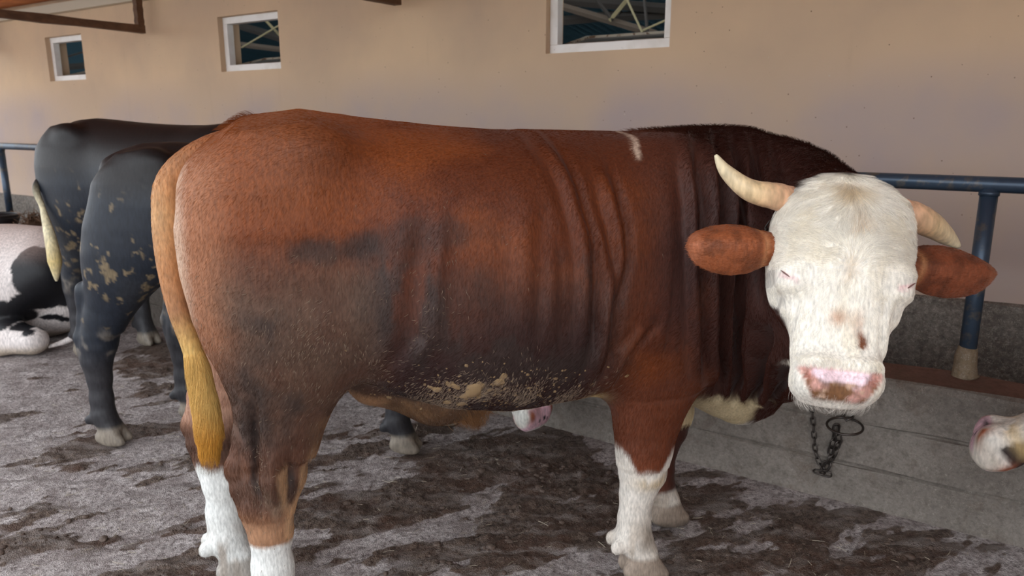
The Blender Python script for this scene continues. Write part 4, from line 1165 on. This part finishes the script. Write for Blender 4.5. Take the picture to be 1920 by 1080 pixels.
# black and white cow lying down at the far left -----------------------------------------
c = Placed('spotted_cow', (-3.85, 5.28), 172, 'black and white spotted cow lying on the ground at the left edge')
F = Field((-1.15, -.65, -.02), (1.75, .65, 1.25), .016)
xs = np.array([-.95, -.9, -.8, -.6, -.3, 0, .3, .6, .8, .9]); top = np.array([.50, .60, .70, .775, .79, .78, .78, .79, .76, .66])
bot = np.array([.30, .18, .06, .0, -.02, -.02, -.02, -.02, .05, .2]); wid = np.array([.08, .17, .25, .31, .36, .39, .37, .32, .24, .14])
F.loft(np.zeros(3), np.array([1.0, 0, 0]), np.array([0, 1.0, 0]), np.array([0, 0, 1.0]), -.95, .9, curve(xs, wid, .02), curve(xs, top, .02), curve(xs, bot, .02), 2.2, .06)
for sd in (1,):      # near side is the cow's left, +y after turning
    F.chain([(-.72, .20*sd, .50, .19), (-.52, .32*sd, .34, .17), (-.40, .38*sd, .22, .12)], .07)
    F.chain([(-.40, .38*sd, .22, .12), (-.62, .44*sd, .13, .10), (-.80, .46*sd, .10, .085), (-.60, .50*sd, .06, .055), (-.40, .52*sd, .05, .05), (-.22, .53*sd, .05, .05)], .03)
    F.chain([(.50, .26*sd, .35, .14), (.72, .34*sd, .14, .09), (.45, .42*sd, .06, .055), (.35, .42*sd, .05, .05)], .04)
F.chain([(-.50, -.3, .2, .14), (-.75, -.42, .1, .09), (-.45, -.46, .05, .05)], .05); F.chain([(.5, -.25, .3, .13), (.8, -.3, .08, .07)], .05)
Hh = HeadFrame((1.32, .05, .86), (.75, .15, .60), (.55, .05, -.8), .95); sk = Hh.p(.1, 0, -.16)
F.cap((.70, 0, .55, )[:3], (1.0, .0, .72), .26, .21, .07, .7); F.cap((1.0, 0, .72), tuple(sk), .21, .15, .07, .7); head_sdf(F, Hh, .05, narrow=.85)
F.floor_cut(0); V, Q = F.mesh(2)
nz = fbm(V*2.3+5, 3, 90); x, y, z = V.T
C = grid_colors(V, srgb(222, 212, 208))
pp = lambda p, rx, rz: patch(c.px(p, 4.9)[0], c.px(p, 4.9)[2], rx, rz)
patch = lambda cx, cz, rx, rz: ((x-cx)/rx)**2+((z-cz)/rz)**2+.35*fbm(V*7, 3, 91)
P_ = np.minimum.reduce([pp((88, 515), .13, .17), pp((62, 490), .08, .09), pp((118, 540), .14, .17), pp((45, 578), .10, .09), pp((80, 560), .10, .08), pp((85, 598), .07, .022), pp((105, 606), .035, .018), patch(.35, .5, .4, .3)])
C = mixc(C, srgb(24, 24, 28), sstep(1.1, .95, P_)*(y > -.1)+sstep(.1, .16, nz)*(y <= -.1))
C = mixc(C, srgb(214, 190, 182), sstep(.55, .75, z)*.4)
C = mixc(C, srgb(176, 158, 132), sstep(.10, .03, z)*.7)
C = mixc(C, srgb(24, 24, 28), (x > 1.05)*(np.abs(Hh.co(V)[1]) > .06))
C = muzzle_colors(V, C, Hh, srgb(222, 216, 208), .46)
mesh_np('body', V, Q, M_COAT2, c.root, True, C); herd_ears(c, Hh, srgb(30, 30, 34)); herd_eyes(c, Hh, V)
tail_mesh([(-.90, 0, .62), (-.99, .06, .5), (-1.02, .18, .3), (-.98, .30, .10), (-.85, .40, .04)], [.035, .03, .024, .024, .01], [srgb(222, 212, 208)]*5, c.root, M_COAT2)

# black and white cow coming in at the right edge ------------------------------------------
c = Placed('spotted_cow', (2.70, 1.32), 150, 'black and white cow whose lowered muzzle enters at the right edge')
mz = c.px((1846, 850), 2.16)
u_ = c.dirn(np.array([-.70, .40, -.59])); n_ = c.dirn(np.array([-.52, .30, .80]))
u_ /= np.linalg.norm(u_)
Hh = HeadFrame(mz, n_, u_, .95); Hh = HeadFrame(mz-Hh.u*(.555-.24)*.95+Hh.n*.075*.95, n_, u_, .95); sk = Hh.p(.10, 0, -.16)
neck = [(.70, 0, 1.08, .32), (.90, 0, 1.0, .26), (sk[0], sk[1], sk[2], .17)]
V, Q = cattle_field(c, .97, [(0, -.17), (-.1, .17)], [(0, -.16), (.1, .16)], Hh, neck, h=.0135)
nz = fbm(V*1.9+2, 3, 96); C = grid_colors(V, srgb(216, 208, 200)); C = mixc(C, srgb(26, 27, 32), sstep(.0, .06, nz))
t, v, n = Hh.co(V); hd = (np.abs(v) < .22)*(t > -.1)*(t < .66)*(n > -.36)
C = mixc(C, srgb(212, 204, 194), hd)
C = mixc(C, srgb(24, 26, 32), hd*sstep(.0, .012, (-n-.055)+.03*fbm(V*9, 2, 3))*sstep(.505, .49, t))
C = mixc(C, srgb(24, 26, 32), hd*sstep(.10, .08, np.abs(t-.12))*(np.abs(v) > .07))
C = mixc(C, srgb(190, 160, 110), hd*np.exp(-((t-.44)/.025)**2)*(n < -.01)*(n > -.12)*.7)
C = muzzle_colors(V, C, Hh, srgb(206, 196, 184), .515, pw=.05); C = mixc(C, srgb(30, 26, 34), hd*np.exp(-((t-.50)/.012)**2-((v)/.04)**2)*(n > -.1))
mesh_np('body', V, Q, M_COAT2, c.root, True, C); herd_ears(c, Hh, srgb(30, 30, 34)); herd_eyes(c, Hh, V)
tail_mesh([(-.62, 0, 1.43), (-.74, 0, 1.36), (-.79, 0, 1.2), (-.79, 0, .9), (-.77, 0, .6)], [.04, .034, .028, .028, .01], [srgb(216, 208, 200)]*5, c.root, M_COAT2)

# ================================================================== chains, bowl, straw, clods
M_CHAIN = simple_mat('chain_steel', srgb(86, 80, 76), .38, .85)
def link_mesh(L, wd, r):
    m = MB(); pts = []
    for k in range(8): a = -math.pi/2+math.pi*k/7; pts.append((L/2-wd/2+wd/2*math.cos(a), wd/2*math.sin(a), 0))
    for k in range(8): a = math.pi/2+math.pi*k/7; pts.append((-L/2+wd/2+wd/2*math.cos(a), wd/2*math.sin(a), 0))
    m.tube(pts, r, 6, closed=True)
    me = bpy.data.meshes.new('link'); me.from_pydata(m.v, [], m.f); me.polygons.foreach_set('use_smooth', [True]*len(me.polygons)); me.materials.append(M_CHAIN); return me
def lay_chain(path, pitch, me, parent, org, tw0=0.0):
    P = [np.array(p, float) for p in path]; seg = [np.linalg.norm(b-a) for a, b in zip(P[:-1], P[1:])]; cum = np.concatenate([[0], np.cumsum(seg)])
    n = max(2, int(cum[-1]/pitch)); at_ = lambda d: np.array([np.interp(d, cum, [p[k] for p in P]) for k in range(3)])
    for i in range(n):
        d = (i+.5)*cum[-1]/n; c = at_(d); t = at_(min(d+pitch*.4, cum[-1]))-at_(max(d-pitch*.4, 0)); t = Vector(t).normalized()
        q = t.to_track_quat('X', 'Z'); o = bpy.data.objects.new('link', me); COL.objects.link(o); o.parent = parent
        o.matrix_local = Matrix.Translation(Vector(c-org)) @ q.to_matrix().to_4x4() @ Matrix.Rotation(tw0+(i % 2)*math.pi/2+random.uniform(-.2, .2), 4, 'X')
org = W(-.62, -.03, .13)
ch = empty('tether_chain', tuple(org)); tag(ch, 'rusty steel tether chain with a ring, hanging on the concrete curb below the bull head', 'chain')
lk = link_mesh(.044, .024, .0038); lk2 = link_mesh(.034, .017, .0026)
lay_chain([W(-.628, -.045, .345), W(-.622, -.03, .29), W(-.612, -.022, .20), W(-.592, -.02, .135)], .032, lk, ch, org)
lay_chain([W(-.626, -.03, .335), W(-.640, -.026, .27), W(-.622, -.024, .20), W(-.60, -.022, .14)], .032, lk, ch, org, .7)
lay_chain([W(-.592, -.02, .132), W(-.575, -.02, .16), W(-.556, -.018, .20), W(-.54, -.016, .30), W(-.520, -.012, .42)], .026, lk2, ch, org)
lay_chain([W(-.565, -.022, .122), W(-.615, -.022, .122)], .03, lk, ch, org, .3)
m = MB(); cc = W(-.662, -.075, .358)
m.tube([cc-org+WD*.064*math.cos(a)+ND*.058*math.sin(a)+np.array([0, 0, .012*math.sin(a)]) for a in np.linspace(0, 2*math.pi, 28, endpoint=False)], .0048, 8, closed=True); m.build('ring', M_CHAIN, ch, True)
m = MB(); m.tube([W(-.645, .01, .375)-org, W(-.645, -.028, .38)-org, W(-.66, -.036, .366)-org, W(-.678, -.028, .38)-org, W(-.678, .01, .375)-org], .005, 8); m.build('staple', M_CHAIN, ch, True)

# neck chain of the bull
nc = empty('neck_chain', tuple(BULL_O)); nc.rotation_euler = (0, 0, BULL_A); tag(nc, 'thin steel chain collar round the neck of the brown bull', 'chain')
H = BULL_HEAD
ctr = H.p(.20, 0, -.30); axis_ = np.cross(H.v, H.u*.9+H.n*-.5); 
tt = H.u*.85-H.n*.55; tt /= np.linalg.norm(tt)
def surf(d):
    q = (BV-ctr); along = q@d; perp = np.linalg.norm(q-along[:, None]*d, axis=1); ok = (perp < .025) & (along > .05) & (along < .30)
    return ctr+d*(along[ok].max()+.004 if ok.any() else .2)
ringp = [ctr+H.v*.190*math.cos(a)+tt*.255*math.sin(a) for a in np.linspace(0, 2*math.pi, 60)]
ringp = [np.mean(ringp[max(0, i-1):i+2], axis=0) for i in range(len(ringp))]
lay_chain(ringp, .026, lk2, nc, np.zeros(3))

# black drinking bowl at the far post, with a clump of hay beside it
bo = W(6.47, .015, .555); bw = empty('drinking_bowl', tuple(bo)); tag(bw, 'black round drinking bowl on the curb at the far left post', 'bowl')
m = MB(); prof = [(.0, .0), (.12, .0), (.165, .03), (.185, .085), (.192, .115), (.175, .12), (.165, .09), (.14, .045), (.0, .035)]; nn = 24
vs = [(r*math.cos(2*math.pi*k/nn), r*math.sin(2*math.pi*k/nn), z) for r, z in prof for k in range(nn)]
fs = [(i*nn+k, i*nn+(k+1) % nn, (i+1)*nn+(k+1) % nn, (i+1)*nn+k) for i in range(len(prof)-1) for k in range(nn)]
m.add(vs, fs); m.build('basin', simple_mat('black_rubber', (.012, .012, .014), .45), bw, True)
m = MB(); m.tube([(.185*math.cos(a), .185*math.sin(a), .117) for a in np.linspace(0, 2*math.pi, 28, endpoint=False)], .012, 8, closed=True); m.build('rim', simple_mat('black_rim', (.014, .014, .016), .35), bw, True)

def straw_bits(name, centers, lens, rad, mat, dirs, parent=None):
    Vs = []; Fs = []
    for c, l, d in zip(centers, lens, dirs):
        d = d/np.linalg.norm(d); a = np.cross(d, [.3, .2, .9]); a /= np.linalg.norm(a); b = np.cross(d, a); k = len(Vs)
        bend = a*l*random.uniform(-.15, .15)
        for tpos, off in ((-.5, 0), (0, 1), (.5, 0)):
            for q in range(3):
                an = 2.094*q; Vs.append(c+d*l*tpos+bend*off+(a*math.cos(an)+b*math.sin(an))*rad)
        for i in (0, 1):
            for q in range(3): Fs.append((k+i*3+q, k+i*3+(q+1) % 3, k+(i+1)*3+(q+1) % 3, k+(i+1)*3+q))
    return mesh_np(name, np.array(Vs), np.array(Fs), mat, parent, False)
M_STRAW = simple_mat('straw', srgb(196, 178, 136), .7); M_STRAW2 = simple_mat('pale_straw', srgb(176, 164, 146), .75); M_HAY = simple_mat('brown_hay', srgb(104, 78, 58), .85)
n = 420
cs = [W(6.0+random.gauss(0, .06), .12+random.gauss(0, .05), .57+abs(random.gauss(0, .06))) for _ in range(n)]
o = straw_bits('hay_clump', cs, [random.uniform(.05, .12) for _ in cs], .003, M_HAY, [np.array([random.gauss(0, 1), random.gauss(0, 1), random.gauss(0, .5)]) for _ in cs])
tag(o, 'small clump of brown hay beside the black bowl', 'hay', kind='stuff')
cs = []; ds = []
for _ in range(2600):
    s = random.uniform(-3.8, 9); cs.append(W(s, random.uniform(.29, .84), .19+random.random()*.05)); ds.append(np.array([random.gauss(0, 1), random.gauss(0, 1), random.gauss(0, .25)]))
o = straw_bits('trough_straw', cs, [random.uniform(.04, .12) for _ in cs], .0018, M_STRAW2, ds); tag(o, 'loose pale straw lying in the feed trough', 'straw', kind='stuff')
cs = []; ds = []
for _ in range(700):
    X = random.uniform(-2.6, 2.0); Y = random.uniform(1.7, 4.4); p = np.array([X, Y]); 
    if (p-A0[:2])@ND[:2] > -.05: continue
    cs.append((X, Y)); ds.append(np.array([random.gauss(0, 1), random.gauss(0, 1), random.gauss(0, .12)]))
hh, _w = mud_height(np.array(cs)); cs = [np.array([p[0], p[1], z+.004]) for p, z in zip(cs, hh)]
o = straw_bits('floor_straw', cs, [random.uniform(.012, .05) for _ in cs], .0011, M_STRAW2, ds); tag(o, 'scattered bits of straw trodden into the mud', 'straw', kind='stuff')

# dung clods on the mud
def clod_template(seed):
    import bmesh
    bm = bmesh.new(); bmesh.ops.create_icosphere(bm, subdivisions=2, radius=1.0); bm.verts.ensure_lookup_table()
    v = np.array([q.co[:] for q in bm.verts]); f = np.array([[q.index for q in fc.verts] for fc in bm.faces]); bm.free()
    v = v*(1+.6*fbm(v*2.1+seed*5, 3, seed, .65))[:, None]; v[:, 2] *= .42; return v, f
TPL = [clod_template(k) for k in range(6)]
Vs = []; Fs = []; k = 0; rng = np.random.default_rng(5)
cl = [(-.42, 2.35, .10), (.35, 2.98, .06), (1.3, 2.42, .06), (-1.15, 2.55, .06), (-1.35, 2.95, .06), (-.05, 2.60, .12), (.1, 3.0, .08), (1.05, 2.55, .07), (-1.75, 2.6, .07)]
pos = []
for cx, cy, sp in cl:
    for _ in range(60): pos.append((cx+rng.normal(0, sp*1.9), cy+rng.normal(0, sp*1.2), rng.choice([.004, .006, .009, .013, .018], p=[.35, .3, .2, .1, .05])))
for _ in range(2600): pos.append((rng.uniform(-2.6, 1.9), rng.uniform(1.75, 4.2), rng.choice([.003, .005, .007, .010], p=[.45, .3, .18, .07])))
pos = [p for p in pos if (np.array(p[:2])-A0[:2])@ND[:2] < -.04 and min(math.hypot(p[0]-a, p[1]-b) for a, b in HOOVES) > .10]
hh, _w = mud_height(np.array([[p[0], p[1]] for p in pos])); pos = [p for p, w_ in zip(pos, _w) if w_ > .45]
hh, _w = mud_height(np.array([[p[0], p[1]] for p in pos]))
for (x, y, r), z in zip(pos, hh):
    v, f = TPL[rng.integers(6)]; a = rng.uniform(0, 6.28); R = np.array([[math.cos(a), -math.sin(a), 0], [math.sin(a), math.cos(a), 0], [0, 0, 1]])
    Vs.append((v*r*rng.uniform(.7, 1.3, 3))@R.T+np.array([x, y, z+r*.10])); Fs.append(f+k); k += len(v)
def clod_material():
    m, t, b = nodes('dung_clod'); v = mapping(t); n1 = noise(t, v, 5, 3); n2 = noise(t, v, 120, 4)
    base = mix(t, ramp(t, n1.outputs['Fac'], [(.38, (0, 0, 0)), (.62, (1, 1, 1))]).outputs[0], srgb(78, 60, 50), srgb(112, 96, 86))
    base = mix(t, ramp(t, n2.outputs['Fac'], [(.4, (0, 0, 0)), (.7, (.8, .8, .8))]).outputs[0], base, srgb(62, 48, 42))
    t.links.new(base, b.inputs['Base Color']); b.inputs['Roughness'].default_value = .75; bump(t, b, n2.outputs['Fac'], .5, .006); return m
M_CLOD = clod_material()
o = mesh_np('dung_clods', np.concatenate(Vs), np.concatenate(Fs), M_CLOD, None, True); tag(o, 'crumbled dung clods scattered over the muddy floor', 'dung', kind='stuff')

# dried mud and straw caked on the bull's flank
def cake(name, spots, mat, parent):
    Vs = []; Fs = []; k = 0
    N = bN
    for x, z, r, flat in spots:
        q = (BV[:, 0]-x)**2+(BV[:, 2]-z)**2+(BV[:, 1] > -.02)*10+(BV[:, 1] < -.55)*10; j = int(np.argmin(q)); p = BV[j]; n = N[j]
        a = np.cross(n, [0, 0, 1]); a /= np.linalg.norm(a); b = np.cross(n, a); v, f = TPL[rng.integers(6)]; th = rng.uniform(0, 6.28)
        ca, sa = math.cos(th), math.sin(th); v = v*r*rng.uniform(.6, 1.4, 3)
        Vs.append(p+np.outer(v[:, 0]*ca-v[:, 1]*sa, a)+np.outer(v[:, 0]*sa+v[:, 1]*ca, b)+np.outer(v[:, 2]*flat, n)); Fs.append(f+k); k += len(v)
    o = mesh_np(name, np.concatenate(Vs), np.concatenate(Fs), mat, parent, True); tag(o, kind='stuff'); return o
M_CAKE = simple_mat('dried_mud', srgb(148, 122, 88), .85)
sp = [(-.035, .785, .022, .3), (-.05, .765, .016, .3), (-.10, .74, .015, .3), (-.085, .805, .013, .3), (-.13, .79, .011, .3), (-.06, .73, .014, .3), (-.10, .81, .012, .3), (.04, .825, .01, .3), (.03, .81, .012, .3), (-.02, .80, .012, .3), (-.15, .80, .010, .3)]
for _ in range(260): sp.append((rng.normal(.02, .14), rng.normal(.76, .05), rng.choice([.0025, .004, .006], p=[.6, .3, .1]), .35))
for _ in range(0): sp.append((rng.normal(-.42, .08), rng.normal(.88, .06), rng.choice([.003, .005], p=[.7, .3]), .5))
sp = [q for q in sp if q[1] > .64]
cake('dried_mud', sp, M_CAKE, bull)

# ================================================================== coat hair of the bull
Hn = normals(BV, BQ); ht, hv, hn_ = BULL_HEAD.co(BV)
is_head = ((np.abs(hv) < .235) & (ht > -.09) & (ht < .66) & (hn_ > -.24)).astype(float)
facew = is_head*sstep(-.22, -.16, hn_)
padm = facew*(hn_ > -.11)*sstep(.105, .095, np.abs(hv))*sstep(.470, .482, ht)
eyem = facew*((np.abs(ht-.247) < .022) & (np.abs(np.abs(hv)-.128) < .03))
hoofm = sstep(.12, .10, BV[:, 2])
nearside = sstep(.10, .0, (Hn@(_L))*1.0) if False else np.ones(len(BV))
# only where the photograph's side of the animal can be seen from a step to either side
camL = to_local(np.array([0, 0, 1.5])); vd = camL-BV; vd /= np.linalg.norm(vd, axis=1)[:, None]
facing = sstep(-.55, -.25, (vd*Hn).sum(1))
def body_flow(P, N):
    x, y, z = P.T; D = np.zeros_like(P)
    D[:, 0] = -.55*sstep(.55, .9, z)-.15; D[:, 2] = -.9
    D[:, 2] += .55*sstep(1.25, 1.5, z); D[:, 0] -= .3*sstep(1.2, 1.5, z)
    return D
def body_len(P):
    x, y, z = P.T
    L = .015+.006*sstep(1.1, .8, z)+.010*sstep(.62, .78, x)*sstep(1.30, 1.42, z)
    L = L*np.where(z < .42, .6, 1.0)
    return L
hair_from('coat', BV, BQ, Hn, bC, M_HAIR, bull, 270000, body_len, .00038, body_flow, lift=.19, mask=facing*(1-facew)*(1-hoofm)+1e-9, seed=3, curl=.10)
def face_flow(P, N):
    t, v, n = BULL_HEAD.co(P); D = np.zeros_like(P)
    out = np.sign(v)*sstep(0, .06, np.abs(v))*(.9*sstep(.36, .2, t)+.15)
    dn = np.where(t < .10, .7, 0)+np.where((t >= .10) & (t < .22), -.15, 0)+sstep(.22, .30, t)*.9
    D = np.outer(dn, BULL_HEAD.u)+np.outer(out, BULL_HEAD.v)
    return D
def face_len(P):
    t, v, n = BULL_HEAD.co(P); return .012+.022*sstep(.24, .12, t)+.010*np.exp(-(v/.03)**2)*sstep(.14, .06, t)
fc = np.clip(bC, 0, 1)
hair_from('face_hair', BV, BQ, Hn, fc, M_HAIR, bull, 70000, face_len, .00042, face_flow, lift=.24, mask=facew*(1-padm)*(1-eyem)*facing+1e-9, seed=4, curl=.13, clump=.022)
# whiskers under the chin
chin = facew*sstep(.545, .56, ht)*(hn_ > -.16)
hair_from('whisker', BV, BQ, Hn, grid_colors(BV, srgb(214, 206, 196)), M_HAIR, bull, 420, lambda P: np.full(len(P), .028), .00014, lambda P, N: np.tile(BULL_HEAD.u, (len(P), 1)), lift=.9, mask=chin+1e-12, seed=6, curl=.2)
# woolly crest on the neck and tailhead
crest = sstep(.55, .75, BV[:, 0])*sstep(.5, .9, Hn[:, 2])*(1-is_head)*(BV[:, 2] > 1.25)
hair_from('crest_hair', BV, BQ, Hn, bC*.8, M_HAIR, bull, 9000, lambda P: np.full(len(P), .024), .0004, lambda P, N: np.tile(np.array([-.5, -.5, 0]), (len(P), 1)), lift=.9, mask=crest+1e-12, seed=7, curl=.3)
# sheath tuft under the belly
tuft = np.exp(-((BV[:, 0]-.025)/.04)**2-((BV[:, 1]+.02)/.07)**2)*(BV[:, 2] < .66)*(BV[:, 2] > .5)
hair_from('belly_tuft', BV, BQ, Hn, grid_colors(BV, srgb(136, 100, 70)), M_HAIR, bull, 700, lambda P: np.full(len(P), .065), .0004, lambda P, N: np.tile(np.array([.3, -.1, -1.0]), (len(P), 1)), lift=.8, mask=tuft+1e-12, seed=8, curl=.12)
# ears
for o, vs, fs, cc in EARS:
    en = normals(vs, fs); a = vs[-1]-vs[0]
    ax_ = (vs[(16+1)*22]-vs[0]); 
    hair_from('ear_hair', vs, fs, en, np.clip(cc, 0, 1), M_HAIR, bull, 5000, lambda P: np.full(len(P), .012), .00035, lambda P, N, ax_=ax_: np.tile(ax_, (len(P), 1)), lift=.35, seed=9, curl=.12)
# tail
_, tv, tf, tn, tcx = tl
tz = tv[:, 2]
hair_from('tail_hair', tv, tf, tn, np.clip(tcx, 0, 1), M_HAIR, bull, 5000, lambda P: np.full(len(P), .016), .0004, lambda P, N: np.tile(np.array([0, 0, -1.0]), (len(P), 1)), lift=.2, mask=(tz > .85)*1.0+1e-9, seed=10, curl=.08)
hair_from('tail_switch', tv, tf, tn, np.clip(tcx*1.05, 0, 1), M_HAIR, bull, 6500, lambda P: np.full(len(P), .055), .0006, lambda P, N: np.tile(np.array([.05, 0, -1.0]), (len(P), 1)), lift=.22, mask=(tz < .88)*1.0+1e-9, seed=11, curl=.10)
# hair tips caked with dried dung along the lower flank and thigh
kz = fbm(BV*7, 3, 44)
cake_m = (np.exp(-((BV[:, 0]-.06)/.18)**2-((BV[:, 2]-.745)/.06)**2)+.10*np.exp(-((BV[:, 0]+.42)/.12)**2-((BV[:, 2]-.90)/.10)**2)+.025*np.exp(-((BV[:, 0]+.35)/.35)**2-((BV[:, 2]-1.0)/.18)**2)+.15*np.exp(-((BV[:, 0]+.57)/.08)**2-((BV[:, 2]-.52)/.12)**2))*sstep(-.35, .3, kz)*(BV[:, 1] < .02)*(1-is_head)
hair_from('caked_hair', BV, BQ, Hn, grid_colors(BV, srgb(132, 114, 98)), M_HAIR, bull, 4200, lambda P: np.full(len(P), .014), .0006, body_flow, lift=.55, mask=cake_m+1e-12, seed=21, curl=.45)

head_tuft = np.exp(-((BV[:, 0]+.62)/.03)**2-(BV[:, 1]/.035)**2)*(BV[:, 2] > 1.40)
hair_from('tailhead_tuft', BV, BQ, Hn, bC*1.1, M_HAIR, bull, 260, lambda P: np.full(len(P), .034), .0003, lambda P, N: np.tile(np.array([-1.0, 0, .2]), (len(P), 1)), lift=.8, mask=head_tuft+1e-12, seed=31, curl=.2)
